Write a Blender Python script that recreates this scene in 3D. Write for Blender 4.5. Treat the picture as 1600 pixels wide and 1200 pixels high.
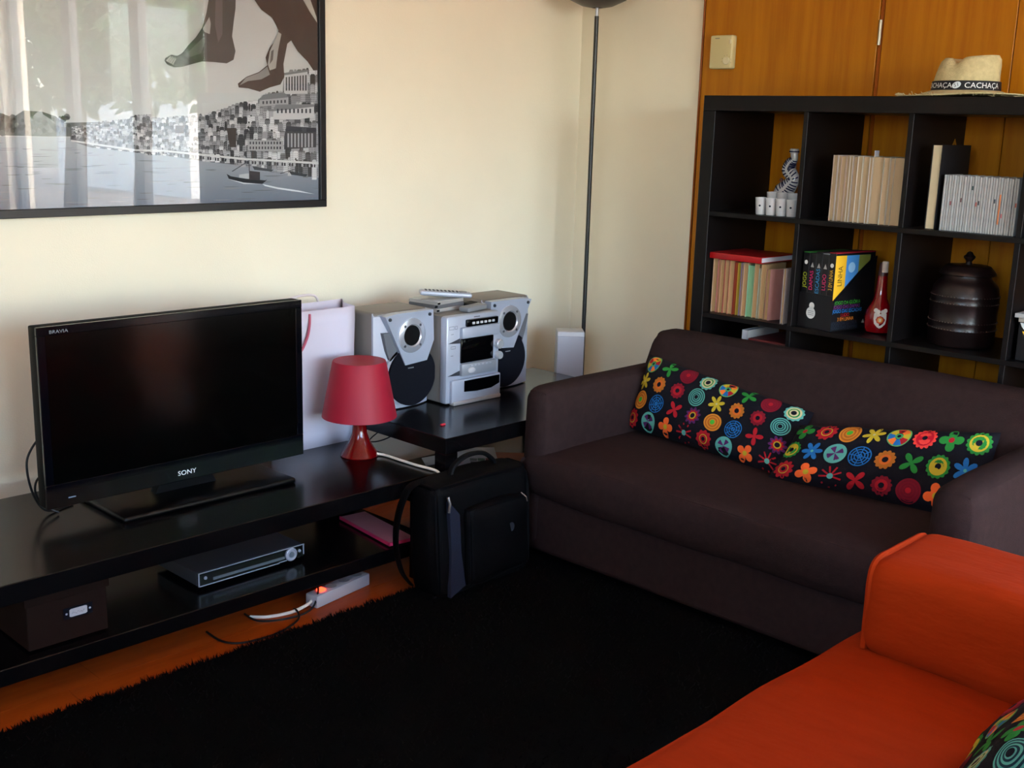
import bpy, bmesh, math, random
from mathutils import Vector, Matrix, noise
random.seed(7)
for o_ in list(bpy.data.objects): bpy.data.objects.remove(o_, do_unlink=True)
SC = bpy.context.scene
COL = SC.collection
PI = math.pi

# ------------------------------------------------------------------ camera
CAM = Vector((-3.31514, -2.33234, 1.37883)); YAW, PITCH, ROLL, FPX = 0.767406, 0.223738, 0.0286923, 1788.55
_f = Vector((math.cos(YAW)*math.cos(PITCH), math.sin(YAW)*math.cos(PITCH), -math.sin(PITCH)))
_r = Vector((math.sin(YAW), -math.cos(YAW), 0)); _u = _r.cross(_f)
_R = _r*math.cos(ROLL) + _u*math.sin(ROLL); _U = -_r*math.sin(ROLL) + _u*math.cos(ROLL)
cam_data = bpy.data.cameras.new('camera'); cam = bpy.data.objects.new('camera', cam_data); COL.objects.link(cam)
cam_data.sensor_width = 36; cam_data.lens = FPX/1600*36; cam_data.clip_start = .02
cam.matrix_world = Matrix(((_R.x, _U.x, -_f.x, CAM.x), (_R.y, _U.y, -_f.y, CAM.y), (_R.z, _U.z, -_f.z, CAM.z), (0, 0, 0, 1)))
SC.camera = cam
def ray(x, y): return _f + _R*((x-800)/FPX) - _U*((y-600)/FPX)
def onx(x, y, X): d = ray(x, y); return CAM + d*((X-CAM.x)/d.x)
def ony(x, y, Y): d = ray(x, y); return CAM + d*((Y-CAM.y)/d.y)
def onz(x, y, Z): d = ray(x, y); return CAM + d*((Z-CAM.z)/d.z)

# ------------------------------------------------------------------ sky, light, exposure
world = bpy.data.worlds.new('world'); SC.world = world; world.use_nodes = True
nt = world.node_tree; nt.nodes.clear()
wo = nt.nodes.new('ShaderNodeOutputWorld'); bg = nt.nodes.new('ShaderNodeBackground'); sk = nt.nodes.new('ShaderNodeTexSky')
sk.sky_type = 'NISHITA'; sk.sun_disc = False; sk.sun_elevation = math.radians(48); sk.sun_rotation = math.radians(20); sk.air_density = 1.0; sk.dust_density = 2.0
bg.inputs['Strength'].default_value = 1.5
nt.links.new(sk.outputs[0], bg.inputs['Color']); nt.links.new(bg.outputs[0], wo.inputs['Surface'])
WX, WY, CEIL, XL, YB = .395, .905, 2.62, -4.6, -5.4          # right wall, tv wall, ceiling, far left wall, back wall
WIN_R = (-4.95, -2.05, .10, 2.35)     # y0,y1,z0,z1 in the right wall
WIN_B = (-4.1, -.5, .45, 2.35)        # x0,x1,z0,z1 in the back wall
WIN_FILL_L = (-3.2, -1.7, 1.35, 2.3)       # y0,y1,z0,z1 in the left wall, opening added to brighten the right wall
def portal(name, loc, rot, sx, sy):
    l = bpy.data.lights.new(name, 'AREA'); l.shape = 'RECTANGLE'; l.size = sx; l.size_y = sy; l.cycles.is_portal = True
    o = bpy.data.objects.new(name, l); COL.objects.link(o); o.location = loc; o.rotation_euler = rot
portal('window_portal', (WX+.16, (WIN_R[0]+WIN_R[1])/2, (WIN_R[2]+WIN_R[3])/2), (0, PI/2, 0), WIN_R[3]-WIN_R[2], WIN_R[1]-WIN_R[0])
portal('window_portal', ((WIN_B[0]+WIN_B[1])/2, YB-.16, (WIN_B[2]+WIN_B[3])/2), (PI/2, 0, 0), WIN_B[1]-WIN_B[0], WIN_B[3]-WIN_B[2])
portal('window_portal', (XL-.16, (WIN_FILL_L[0]+WIN_FILL_L[1])/2, (WIN_FILL_L[2]+WIN_FILL_L[3])/2), (0, -PI/2, 0), WIN_FILL_L[3]-WIN_FILL_L[2], WIN_FILL_L[1]-WIN_FILL_L[0])
sun = bpy.data.lights.new('sun', 'SUN'); sun.energy = 5; sun.angle = math.radians(.6); sun.color = (1, .93, .82)
so = bpy.data.objects.new('sun', sun); COL.objects.link(so); so.rotation_euler = Vector((.22, .75, -.85)).to_track_quat('-Z', 'Y').to_euler()
vs = SC.view_settings
vs.view_transform = 'Standard'; vs.look = 'None'; vs.gamma = 1; vs.use_curve_mapping = False
vs.exposure = 2.0

# ------------------------------------------------------------------ helpers
def lin(c):
    return tuple((x/255/12.92 if x/255 <= .04045 else ((x/255+.055)/1.055)**2.4) for x in c)
_M = {}
def mat(name, rgb, rough=.5, spec=.5, metal=0, var=0, vscale=8, bump=0, bscale=150, stretch=None, coat=0, sheen=0, emit=None, alpha_mix=None, raw=False):
    if name in _M: return _M[name]
    m = bpy.data.materials.new(name); m.use_nodes = True; t = m.node_tree; b = t.nodes['Principled BSDF']
    c = rgb if raw else lin(rgb)
    b.inputs['Base Color'].default_value = (*c, 1); b.inputs['Roughness'].default_value = rough
    b.inputs['Specular IOR Level'].default_value = spec; b.inputs['Metallic'].default_value = metal
    b.inputs['Coat Weight'].default_value = coat; b.inputs['Coat Roughness'].default_value = .08
    if sheen: b.inputs['Sheen Weight'].default_value = sheen; b.inputs['Sheen Roughness'].default_value = .5
    if emit: b.inputs['Emission Color'].default_value = (*emit[:3], 1); b.inputs['Emission Strength'].default_value = emit[3]
    if var or bump:
        tc = t.nodes.new('ShaderNodeTexCoord'); mp = t.nodes.new('ShaderNodeMapping'); t.links.new(tc.outputs['Object'], mp.inputs[0])
        if stretch: mp.inputs['Scale'].default_value = stretch
        if var:
            n = t.nodes.new('ShaderNodeTexNoise'); n.inputs['Scale'].default_value = vscale; n.inputs['Detail'].default_value = 5
            r = t.nodes.new('ShaderNodeValToRGB'); t.links.new(mp.outputs[0], n.inputs['Vector']); t.links.new(n.outputs['Fac'], r.inputs[0])
            r.color_ramp.elements[0].position = .3; r.color_ramp.elements[1].position = .7
            r.color_ramp.elements[0].color = (*[max(0, x*(1-var)) for x in c], 1); r.color_ramp.elements[1].color = (*[min(1, x*(1+var)) for x in c], 1)
            t.links.new(r.outputs[0], b.inputs['Base Color'])
        if bump:
            n2 = t.nodes.new('ShaderNodeTexNoise'); n2.inputs['Scale'].default_value = bscale; n2.inputs['Detail'].default_value = 3
            bp = t.nodes.new('ShaderNodeBump'); bp.inputs['Strength'].default_value = bump; bp.inputs['Distance'].default_value = .004
            t.links.new(mp.outputs[0], n2.inputs['Vector']); t.links.new(n2.outputs['Fac'], bp.inputs['Height']); t.links.new(bp.outputs[0], b.inputs['Normal'])
    _M[name] = m; return m
def vmat(name, rough=.6, spec=.4, sheen=0):
    if name in _M: return _M[name]
    m = mat(name, (128, 128, 128), rough, spec, sheen=sheen); t = m.node_tree
    a = t.nodes.new('ShaderNodeVertexColor'); a.layer_name = 'Col'; t.links.new(a.outputs[0], t.nodes['Principled BSDF'].inputs['Base Color']); return m
def glass_mat(name, tint=(1, 1, 1), ior=1.5, rough=0.0, gain=1.7):
    if name in _M: return _M[name]
    m = bpy.data.materials.new(name); m.use_nodes = True; t = m.node_tree; t.nodes.clear()
    o = t.nodes.new('ShaderNodeOutputMaterial'); mx = t.nodes.new('ShaderNodeMixShader'); f = t.nodes.new('ShaderNodeFresnel'); f.inputs[0].default_value = ior
    a = t.nodes.new('ShaderNodeBsdfTransparent'); a.inputs[0].default_value = (*tint, 1); g = t.nodes.new('ShaderNodeBsdfGlossy'); g.inputs['Roughness'].default_value = rough
    gm_ = t.nodes.new('ShaderNodeNewGeometry'); iv = t.nodes.new('ShaderNodeMath'); iv.operation = 'SUBTRACT'; iv.inputs[0].default_value = 1; t.links.new(gm_.outputs['Backfacing'], iv.inputs[1])   # both faces of the thin sheet counted once
    mu = t.nodes.new('ShaderNodeMath'); mu.operation = 'MULTIPLY'; t.links.new(f.outputs[0], mu.inputs[0]); t.links.new(iv.outputs[0], mu.inputs[1]); mv = t.nodes.new('ShaderNodeMath'); mv.operation = 'MULTIPLY'; mv.inputs[1].default_value = gain; mv.use_clamp = True; t.links.new(mu.outputs[0], mv.inputs[0])
    t.links.new(mv.outputs[0], mx.inputs[0]); t.links.new(a.outputs[0], mx.inputs[1]); t.links.new(g.outputs[0], mx.inputs[2]); t.links.new(mx.outputs[0], o.inputs[0])
    _M[name] = m; return m

def tag(o, label=None, cat=None, group=None, kind=None):
    if label: o['label'] = label
    if cat: o['category'] = cat
    if group: o['group'] = group
    if kind: o['kind'] = kind
    return o
def thing(name, label, cat, loc, group=None):
    o = bpy.data.objects.new(name, None); COL.objects.link(o); o.empty_display_size = .05
    o.location = Vector(loc); return tag(o, label, cat, group)
def origin(o):
    v = Vector((0, 0, 0))
    while o is not None: v += o.location; o = o.parent
    return v

class MB:
    """collects geometry in world coordinates, links it as one mesh object"""
    def __init__(s, M=None): s.v = []; s.f = []; s.c = []; s.M = M; s.vc = None
    def add(s, vs_, fs, col=None):
        b = len(s.v)
        for p in vs_:
            p = Vector(p); s.v.append(s.M @ p if s.M else p)
        for f in fs: s.f.append([b+i for i in f]); s.c.append(col)
        return s
    def box(s, x0, x1, y0, y1, z0, z1, bev=0, seg=2, col=None):
        x0, x1 = min(x0, x1), max(x0, x1); y0, y1 = min(y0, y1), max(y0, y1); z0, z1 = min(z0, z1), max(z0, z1)
        if bev <= 0:
            return s.add([(x0, y0, z0), (x1, y0, z0), (x1, y1, z0), (x0, y1, z0), (x0, y0, z1), (x1, y0, z1), (x1, y1, z1), (x0, y1, z1)],
                         [(0, 3, 2, 1), (4, 5, 6, 7), (0, 1, 5, 4), (1, 2, 6, 5), (2, 3, 7, 6), (3, 0, 4, 7)], col)
        bm = bmesh.new(); bmesh.ops.create_cube(bm, size=1)
        for v in bm.verts: v.co = Vector(((x0+x1)/2+v.co.x*(x1-x0), (y0+y1)/2+v.co.y*(y1-y0), (z0+z1)/2+v.co.z*(z1-z0)))
        bmesh.ops.bevel(bm, geom=bm.edges[:], offset=min(bev, .49*min(x1-x0, y1-y0, z1-z0)), segments=seg, profile=.5, affect='EDGES')
        bm.verts.index_update(); s.add([v.co.copy() for v in bm.verts], [[v.index for v in f.verts] for f in bm.faces], col); bm.free(); return s
    def lathe(s, prof, c, n=24, sx=1, sy=1, cap=True):
        vs_ = []; fs = []; m = len(prof); c = Vector(c)
        for r, z in prof:
            for i in range(n):
                a = 2*PI*i/n; vs_.append(c+Vector((r*sx*math.cos(a), r*sy*math.sin(a), z)))
        for k in range(m-1):
            for i in range(n):
                j = (i+1) % n; fs.append((k*n+i, k*n+j, (k+1)*n+j, (k+1)*n+i))
        if cap:
            if prof[0][0] > 1e-5: fs.append(tuple(reversed(range(n))))
            if prof[-1][0] > 1e-5: fs.append(tuple((m-1)*n+i for i in range(n)))
        return s.add(vs_, fs)
    def tube(s, pts, r, n=8, smooth=0, flat=None):
        pts = [Vector(p) for p in pts]
        if smooth:
            q = []
            for i in range(len(pts)-1):
                p0 = pts[max(i-1, 0)]; p1 = pts[i]; p2 = pts[i+1]; p3 = pts[min(i+2, len(pts)-1)]
                for k in range(smooth):
                    t = k/smooth; q.append(.5*((2*p1)+(p2-p0)*t+(2*p0-5*p1+4*p2-p3)*t*t+(3*p1-p0-3*p2+p3)*t**3))
            q.append(pts[-1]); pts = q
        vs_ = []; fs = []; nrm = None
        for i, p in enumerate(pts):
            d = (pts[min(i+1, len(pts)-1)]-pts[max(i-1, 0)]).normalized()
            if nrm is None: nrm = d.orthogonal().normalized() if flat is None else Vector(flat)
            nrm = (nrm - d*nrm.dot(d)).normalized(); b = d.cross(nrm)
            rr = r[i] if isinstance(r, (list, tuple)) else r
            ra, rb = (rr, rr) if not isinstance(rr, (list, tuple)) else rr
            for k in range(n):
                a = 2*PI*k/n; vs_.append(p+nrm*math.cos(a)*ra+b*math.sin(a)*rb)
        for i in range(len(pts)-1):
            for k in range(n):
                j = (k+1) % n; fs.append((i*n+k, i*n+j, (i+1)*n+j, (i+1)*n+k))
        fs.append(tuple(reversed(range(n)))); fs.append(tuple((len(pts)-1)*n+k for k in range(n)))
        return s.add(vs_, fs)
    def flat_tube(s, pts, ra, rb, nrm, smooth=6, n=8):
        pts = [Vector(p) for p in pts]; m = (len(pts)-1)*smooth+1 if smooth else len(pts)
        return s.tube(pts, [(ra, rb)]*m, n, smooth, nrm)
    def soft(s, x0, x1, y0, y1, z0, z1, r, res=.04, amp=0, scale=6, seed=0, puff=0, shear=None):
        """rounded box with a fine skin, optional wrinkles and a crown"""
        lo = (x0, y0, z0); hi = (x1, y1, z1); ax = []
        for a in range(3):
            L, H = lo[a], hi[a]; q = [L, L+.12*r, L+.35*r, L+.65*r]; n = max(1, int((H-L-2*r)/res))
            q += [L+r+(H-L-2*r)*i/n for i in range(n+1)]; q += [H-.65*r, H-.35*r, H-.12*r, H]; ax.append(q)
        idx = {}; vs_ = []; fs = []
        def vert(p):
            k = (round(p[0], 6), round(p[1], 6), round(p[2], 6))
            if k in idx: return idx[k]
            P = Vector(p); q = Vector([min(max(P[a], lo[a]+r), hi[a]-r) for a in range(3)]); d = P-q
            d = d.normalized() if d.length > 1e-9 else Vector((0, 0, 0)); o = q+d*r
            if puff:
                w = 1.0
                for a in range(3):
                    t = (o[a]-lo[a])/(hi[a]-lo[a]); 
                    if abs(d[a]) < .6: w *= max(0, 1-(2*t-1)**4)
                o += d*puff*w
            if amp: o += d*amp*noise.noise(o*scale+Vector((seed, seed*1.7, 0)))
            if shear: o = shear(o)
            idx[k] = len(vs_); vs_.append(o); return idx[k]
        for a in range(3):
            b, c = (a+1) % 3, (a+2) % 3
            for side in (0, 1):
                A = (lo, hi)[side][a]
                for i in range(len(ax[b])-1):
                    for j in range(len(ax[c])-1):
                        q = []
                        for (ii, jj) in ((i, j), (i+1, j), (i+1, j+1), (i, j+1)):
                            p = [0, 0, 0]; p[a] = A; p[b] = ax[b][ii]; p[c] = ax[c][jj]; q.append(vert(p))
                        if side == 0: q.reverse()
                        if len(set(q)) == 4: fs.append(q)
        return s.add(vs_, fs)
    def prism(s, poly, org, U, V, N, d):
        """2d outline extruded from d0 to d1 along N"""
        org, U, V, N = map(Vector, (org, U, V, N)); n = len(poly)
        vs_ = [org+U*x+V*y for x, y in poly]+[org+U*x+V*y+N*d for x, y in poly]
        fs = [tuple(reversed(range(n))), tuple(range(n, 2*n))]+[(i, (i+1) % n, n+(i+1) % n, n+i) for i in range(n)]
        return s.add(vs_, fs)
    def build(s, name, m, parent=None, smooth=35, at=None):
        me = bpy.data.meshes.new(name)
        o = bpy.data.objects.new(name, me); COL.objects.link(o)
        if parent is not None: off = origin(parent); o.parent = parent
        else: off = Vector(at) if at is not None else Vector((0, 0, 0)); o.location = off
        me.from_pydata([tuple(p-off) for p in s.v], [], s.f)
        if any(c is not None for c in s.c) or s.vc:
            a = me.color_attributes.new('Col', 'FLOAT_COLOR', 'CORNER'); k = 0
            for f, c in zip(s.f, s.c):
                for i in f:
                    cc = s.vc[i] if s.vc else c
                    a.data[k].color = (*cc, 1); k += 1
        if smooth:
            me.polygons.foreach_set('use_smooth', [True]*len(me.polygons)); me.update(); me.set_sharp_from_angle(angle=math.radians(smooth))
        me.materials.append(m); return o

def text_polys(txt, size=1.0, align='CENTER'):
    cu = bpy.data.curves.new('txt', 'FONT'); cu.body = txt; cu.size = size; cu.align_x = align; cu.align_y = 'CENTER'; cu.resolution_u = 3
    o = bpy.data.objects.new('txt', cu); COL.objects.link(o)
    me = bpy.data.meshes.new_from_object(o); P = [tuple(v.co[:2]) for v in me.vertices]; F = [tuple(p.vertices) for p in me.polygons]
    bpy.data.objects.remove(o); bpy.data.meshes.remove(me); bpy.data.curves.remove(cu); return P, F

class Print(MB):
    """flat print: coloured outlines laid on a surface by a mapping (u,v,lift)->point"""
    def __init__(s, fn): super().__init__(); s.fn = fn
    def poly(s, pts, col, lift=.0004): return s.add([s.fn(x, y, lift) for x, y in pts], [tuple(range(len(pts)))], lin(col))
    def polar(s, c, rf, col, lift, n=32, rings=2):
        vs_ = [s.fn(c[0], c[1], lift)]; fs = []
        for k in range(1, rings+1):
            for i in range(n):
                a = 2*PI*i/n; r = (rf(a) if callable(rf) else rf)*k/rings; vs_.append(s.fn(c[0]+r*math.cos(a), c[1]+r*math.sin(a), lift))
        for i in range(n):
            j = (i+1) % n; fs.append((0, 1+i, 1+j))
            for k in range(rings-1): fs.append((1+k*n+i, 1+(k+1)*n+i, 1+(k+1)*n+j, 1+k*n+j))
        return s.add(vs_, fs, lin(col))
    def sector(s, c, r0, r1, a0, a1, col, lift, n=5):
        vs_ = []; fs = []
        for i in range(n+1):
            a = a0+(a1-a0)*i/n
            vs_ += [s.fn(c[0]+r0*math.cos(a), c[1]+r0*math.sin(a), lift), s.fn(c[0]+r1*math.cos(a), c[1]+r1*math.sin(a), lift)]
        for i in range(n): fs.append((2*i, 2*i+1, 2*i+3, 2*i+2))
        return s.add(vs_, fs, lin(col))
    def line(s, a, b, w, col, lift=.0006):
        dx, dy = b[0]-a[0], b[1]-a[1]; L = math.hypot(dx, dy) or 1; nx, ny = -dy/L*w/2, dx/L*w/2
        return s.poly([(a[0]+nx, a[1]+ny), (a[0]-nx, a[1]-ny), (b[0]-nx, b[1]-ny), (b[0]+nx, b[1]+ny)], col, lift)
    def text(s, txt, c, size, col, lift=.0006, rot=0, sx=1, align='CENTER'):
        P, F = text_polys(txt, size, align); co, si = math.cos(rot), math.sin(rot)
        return s.add([s.fn(c[0]+x*sx*co-y*si, c[1]+x*sx*si+y*co, lift) for x, y in P], F, lin(col))
def plane_map(org, U, V, N=None):
    org, U, V = Vector(org), Vector(U).normalized(), Vector(V).normalized(); N = Vector(N) if N else U.cross(V)
    return lambda u, v, l: org+U*u+V*v+N*l
PRN = lambda: vmat('print_ink', .5, .4)
# ------------------------------------------------------------------ materials
CREAM = mat('cream_paint', (229, 219, 196), .8, .2, var=.025, vscale=3, bump=.12, bscale=260)
BLACK = mat('black_brown_lacquer', (7, 6, 7), .2, .35, var=.15, vscale=4)
CASE = mat('black_brown_foil', (12, 9, 9), .42, .2, var=.2, vscale=6, stretch=(1, 6, 1))
SILV = mat('silver_plastic', (164, 170, 184), .32, .5, metal=.25)
SILVB = mat('silver_shell', (116, 110, 104), .45, .5, metal=.2, var=.03)
GLOSSBLK = mat('gloss_black', (3, 3, 4), .08, .4)
MATBLK = mat('matt_black', (5, 5, 6), .65, .12)
RUBBER = mat('black_cable', (5, 5, 6), .5, .4)
WHITEPL = mat('white_plastic', (176, 174, 178), .4, .5)
PAGES = mat('book_pages', (176, 140, 98), .85, .2, var=.12, vscale=60, stretch=(1, 8, .15))
def wood_mat(name, c0, c1, dark, rough=.4, stretch=(18, 18, .9)):
    m = mat(name, c0, rough, .2); t = m.node_tree; b = t.nodes['Principled BSDF']
    tc = t.nodes.new('ShaderNodeTexCoord'); mp = t.nodes.new('ShaderNodeMapping'); mp.inputs['Scale'].default_value = stretch
    n = t.nodes.new('ShaderNodeTexNoise'); n.inputs['Scale'].default_value = 1.6; n.inputs['Detail'].default_value = 8; n.inputs['Roughness'].default_value = .65
    r = t.nodes.new('ShaderNodeValToRGB'); e = r.color_ramp.elements
    e[0].position = .25; e[0].color = (*lin(dark), 1); e[1].position = .75; e[1].color = (*lin(c1), 1); k = e.new(.5); k.color = (*lin(c0), 1)
    t.links.new(tc.outputs['Object'], mp.inputs[0]); t.links.new(mp.outputs[0], n.inputs['Vector']); t.links.new(n.outputs['Fac'], r.inputs[0]); t.links.new(r.outputs[0], b.inputs['Base Color'])
    return m
WOOD = wood_mat('honey_veneer', (166, 100, 6), (178, 112, 10), (150, 82, 3))
WOODD = wood_mat('honey_veneer_edge', (140, 68, 10), (150, 76, 12), (120, 56, 8))
FLOORM = wood_mat('orange_floor', (158, 66, 14), (172, 78, 20), (134, 50, 8), .35, (1.2, 14, 14))

# ------------------------------------------------------------------ room shell
def structure(name, mb, m, parent=None, smooth=0):
    o = mb.build(name, m, parent, smooth)
    if parent is None: o['kind'] = 'structure'
    return o
T = .2
fl = structure('floor', MB().box(XL-T, WX+T, YB-T, WY+T, -.10, -.012), mat('floor_joint', (60, 28, 10), .8))
n = 0
pw = .14
rows = int((WY-YB)/pw)+1
plank_cache = []
for i in range(rows):                                  # floorboards run along the television wall
    y1 = WY-i*pw; y0 = max(YB, y1-pw)
    if y1 < -1.2 :                                     # beyond the seats nothing of the floor shows in single boards
        structure('plank', MB().box(XL, WX, YB, y1, -.012, 0), FLOORM, fl); break
    x = XL+random.random()*.5
    cuts = [XL]
    while x < WX-.3: cuts.append(x); x += 1.1
    cuts.append(WX)
    for a, b in zip(cuts, cuts[1:]): structure('plank', MB().box(a+.0007, b-.0007, y0+.0007, y1-.0007, -.012, 0), FLOORM, fl)
structure('ceiling', MB().box(XL-T, WX+T, YB-T, WY+T, CEIL, CEIL+T), mat('white_ceiling', (235, 232, 222), .9, .2))
structure('wall_front', MB().box(XL-T, WX+T, WY, WY+T, 0, CEIL), CREAM)
y0, y1, z0, z1 = WIN_FILL_L
structure('wall_left', MB().box(XL-T, XL, y1, WY, 0, CEIL).box(XL-T, XL, YB-T, y0, 0, CEIL).box(XL-T, XL, y0, y1, 0, z0).box(XL-T, XL, y0, y1, z1, CEIL), CREAM)
y0, y1, z0, z1 = WIN_R
wr = structure('wall_right', MB().box(WX, WX+T, y1, WY, 0, CEIL).box(WX, WX+T, YB-T, y0, 0, CEIL).box(WX, WX+T, y0, y1, 0, z0).box(WX, WX+T, y0, y1, z1, CEIL), CREAM)
x0, x1, z0b, z1b = WIN_B
structure('wall_back', MB().box(XL, x0, YB-T, YB, 0, CEIL).box(x1, WX, YB-T, YB, 0, CEIL).box(x0, x1, YB-T, YB, 0, z0b).box(x0, x1, YB-T, YB, z1b, CEIL), CREAM)
PANE = glass_mat('window_glass')
FRAMEW = mat('grey_window_frame', (104, 104, 102), .4)
w1 = bpy.data.objects.new('window_1', None); COL.objects.link(w1); w1['kind'] = 'structure'; w1.location = (WX+.1, (y0+y1)/2, z0)
nP = 3
for i in range(nP):
    a = y0+(y1-y0)*i/nP; b = y0+(y1-y0)*(i+1)/nP; fx0, fx1, w = WX+.07, WX+.13, .06
    f = MB().box(fx0, fx1, a, a+w, z0, z1).box(fx0, fx1, b-w, b, z0, z1).box(fx0, fx1, a+w, b-w, z0, z0+w).box(fx0, fx1, a+w, b-w, z1-w, z1).build('window_frame', FRAMEW, w1, 0)
    MB().box(WX+.098, WX+.102, a+w, b-w, z0+w, z1-w).build('pane', PANE, f, 0)
w2 = bpy.data.objects.new('window_2', None); COL.objects.link(w2); w2['kind'] = 'structure'; w2.location = ((x0+x1)/2, YB-.1, z0b)
for i in range(4):
    a = x0+(x1-x0)*i/4; b = x0+(x1-x0)*(i+1)/4; w = .06; q0, q1 = YB-.13, YB-.07
    f = MB().box(a, a+w, q0, q1, z0b, z1b).box(b-w, b, q0, q1, z0b, z1b).box(a+w, b-w, q0, q1, z0b, z0b+w).box(a+w, b-w, q0, q1, z1b-w, z1b).build('window_frame', FRAMEW, w2, 0)
    MB().box(a+w, b-w, YB-.102, YB-.098, z0b+w, z1b-w).build('pane', PANE, f, 0)
y0, y1, z0, z1 = WIN_FILL_L
w3 = bpy.data.objects.new('added_fill_window', None); COL.objects.link(w3); w3['kind'] = 'structure'; w3.location = (XL-.1, (y0+y1)/2, z0)  # unseen window, added as extra daylight from the left
for i in range(2):
    a = y0+(y1-y0)*i/2; b = y0+(y1-y0)*(i+1)/2; q0, q1, w = XL-.13, XL-.07, .06
    f = MB().box(q0, q1, a, a+w, z0, z1).box(q0, q1, b-w, b, z0, z1).box(q0, q1, a+w, b-w, z0, z0+w).box(q0, q1, a+w, b-w, z1-w, z1).build('window_frame', FRAMEW, w3, 0)
    MB().box(XL-.102, XL-.098, a+w, b-w, z0+w, z1-w).build('pane', PANE, f, 0)
# wood veneer wardrobe front flush on the right wall, behind the bookcase
PX = WX-.005
S0, S1, S2, S3, S4 = .283, -.418, -.434, -.872, -1.31
def panel(a, b, m=WOOD, name='wood_panel', d=.018):
    return structure(name, MB().box(WX-d, WX, b+.0012, a-.0012, .0, CEIL, .0015, 1), m, wr)
panel(.293, .283, WOODD, 'edge_strip', .020)
panel(S0, S1); panel(S1, S2, WOODD, 'edge_strip', .014)
doors = [panel(S2, S3, name='wardrobe_door'), panel(S3, S4, name='wardrobe_door'), panel(S4, -1.75, name='wardrobe_door'), panel(-1.75, -2.0)]
hg = MB(); hg.tube([(WX-.022, -.426, 1.668), (WX-.022, -.426, 1.748)], .0055, 10).build('hinge', mat('hinge_steel', (170, 160, 140), .35, .5, metal=.8), doors[0])

# ------------------------------------------------------------------ garden seen only as a reflection in the picture glass
GR = mat('patio', (150, 140, 125), .9, .2, var=.2, vscale=2)
g = MB().box(-20, 22, -30, 10, -.6, -.3).build('garden_ground', GR, None, 0); g['kind'] = 'structure'
LEAF = mat('tree_leaves', (62, 98, 38), .6, .3, var=.4, vscale=1.2); BARK = mat('tree_bark', (84, 66, 48), .9, .2, var=.3, vscale=12)
def tree(loc, h, r, label, seed):
    rnd = random.Random(seed); t = thing('garden_tree', label, 'tree', loc, 'trees in the garden'); L = Vector(loc)
    MB().tube([L, L+Vector((.1, .05, h*.35)), L+Vector((0, 0, h*.7))], [.16, .12, .06], 8).build('trunk', BARK, t)
    m = MB()
    for i in range(2400):
        d = Vector((rnd.gauss(0, 1), rnd.gauss(0, 1), rnd.gauss(0, .8))).normalized()*r*rnd.uniform(.45, 1)**.6
        c = L+Vector((0, 0, h*.68))+Vector((d.x, d.y, d.z*1.15)); a = Vector((rnd.uniform(-1, 1), rnd.uniform(-1, 1), rnd.uniform(-1, 1))).normalized(); b = a.orthogonal().normalized(); s_ = rnd.uniform(.08, .17)
        m.add([c-a*s_, c+b*s_*.5, c+a*s_, c-b*s_*.5], [(0, 1, 2, 3)])
    m.build('foliage', LEAF, t, 0)['kind'] = 'stuff'
for i, (x, y, h, r) in enumerate([(3.4, -6.6, 4.6, 1.3), (3.2, -9.9, 5.0, 1.6), (6.4, -9.4, 5.4, 1.6), (6.0, -13.4, 5.6, 1.9), (1.4, -13.2, 5.0, 1.6)]):
    tree((x, y, -.3), h, r, 'leafy garden tree outside the window, mirrored in the picture glass', i)
hs = thing('garden_house', 'pale rendered house beyond the garden, mirrored in the picture glass', 'house', (11, -20, -.3))
MB().box(9, 13, -23, -17, -.3, 2.6).build('wall', mat('pale_render', (225, 222, 212), .9), hs, 0)
MB().prism([(-3.3, 0), (3.3, 0), (0, 1.3)], (8.7, -20, 2.6), (0, 1, 0), (0, 0, 1), (1, 0, 0), 4.6).build('roof', mat('roof_grey', (130, 110, 100), .8), hs, 0)
# ------------------------------------------------------------------ rug
rx0, rx1, ry0, ry1 = -3.4, -.69, -2.2, .085
RUG = mat('black_shag', (4, 4, 4), .95, .05)
rug = thing('shag_rug', 'black shaggy rug lying between the low bench and the two sofas', 'rug', ((rx0+rx1)/2, (ry0+ry1)/2, 0))
MB().soft(rx0, rx1, ry0, ry1, .001, .020, .008, .03, .004, 22).build('rug_base', RUG, rug)
pm = MB(); rnd = random.Random(3)
def tuft(x, y, ox, oy, h):
    w = .0035; a = rnd.uniform(0, PI); dx, dy = math.cos(a)*w, math.sin(a)*w; b = len(pm.v)
    pm.v += [Vector((x-dx, y-dy, .012)), Vector((x+dx, y+dy, .012)), Vector((x+ox, y+oy, h))]; pm.f.append([b, b+1, b+2]); pm.c.append(None)
for i in range(26000): tuft(rnd.uniform(rx0, rx1-.01), rnd.uniform(-1.35, ry1), rnd.uniform(-.02, .02), rnd.uniform(-.02, .012), rnd.uniform(.022, .034))
for i in range(7000):
    k = .5+.5*math.sin(i*.013)*math.sin(i*.0041+1)
    tuft(rx0+(rx1-rx0)*i/7000, ry1-rnd.uniform(0, .02), rnd.uniform(-.012, .012), rnd.uniform(.002, .026)*k+.002, rnd.uniform(.004, .03))
pm.build('rug_pile', RUG, rug, 0)['kind'] = 'stuff'

# ------------------------------------------------------------------ low tv bench
bx0, bx1, by0, by1 = -2.585, -1.083, .108, .70
bench = thing('tv_bench', 'long low black bench with open lower shelf, carrying the television', 'tv bench', ((bx0+bx1)/2, (by0+by1)/2, 0))
MB().box(bx0, bx1, by0, by1, .30, .35, .002, 1).build('bench_top', BLACK, bench)
MB().box(bx0+.002, bx1-.002, .140, by1-.02, .094, .136, .002, 1).build('lower_shelf', BLACK, bench)
for x in (bx0, bx1-.05):
    for y in (by0+.034, by1-.072): MB().box(x, x+.05, y, y+.05, 0, .094, .0015, 1).box(x, x+.05, y, y+.05, .136, .30, .0015, 1).build('leg', BLACK, bench)
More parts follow.
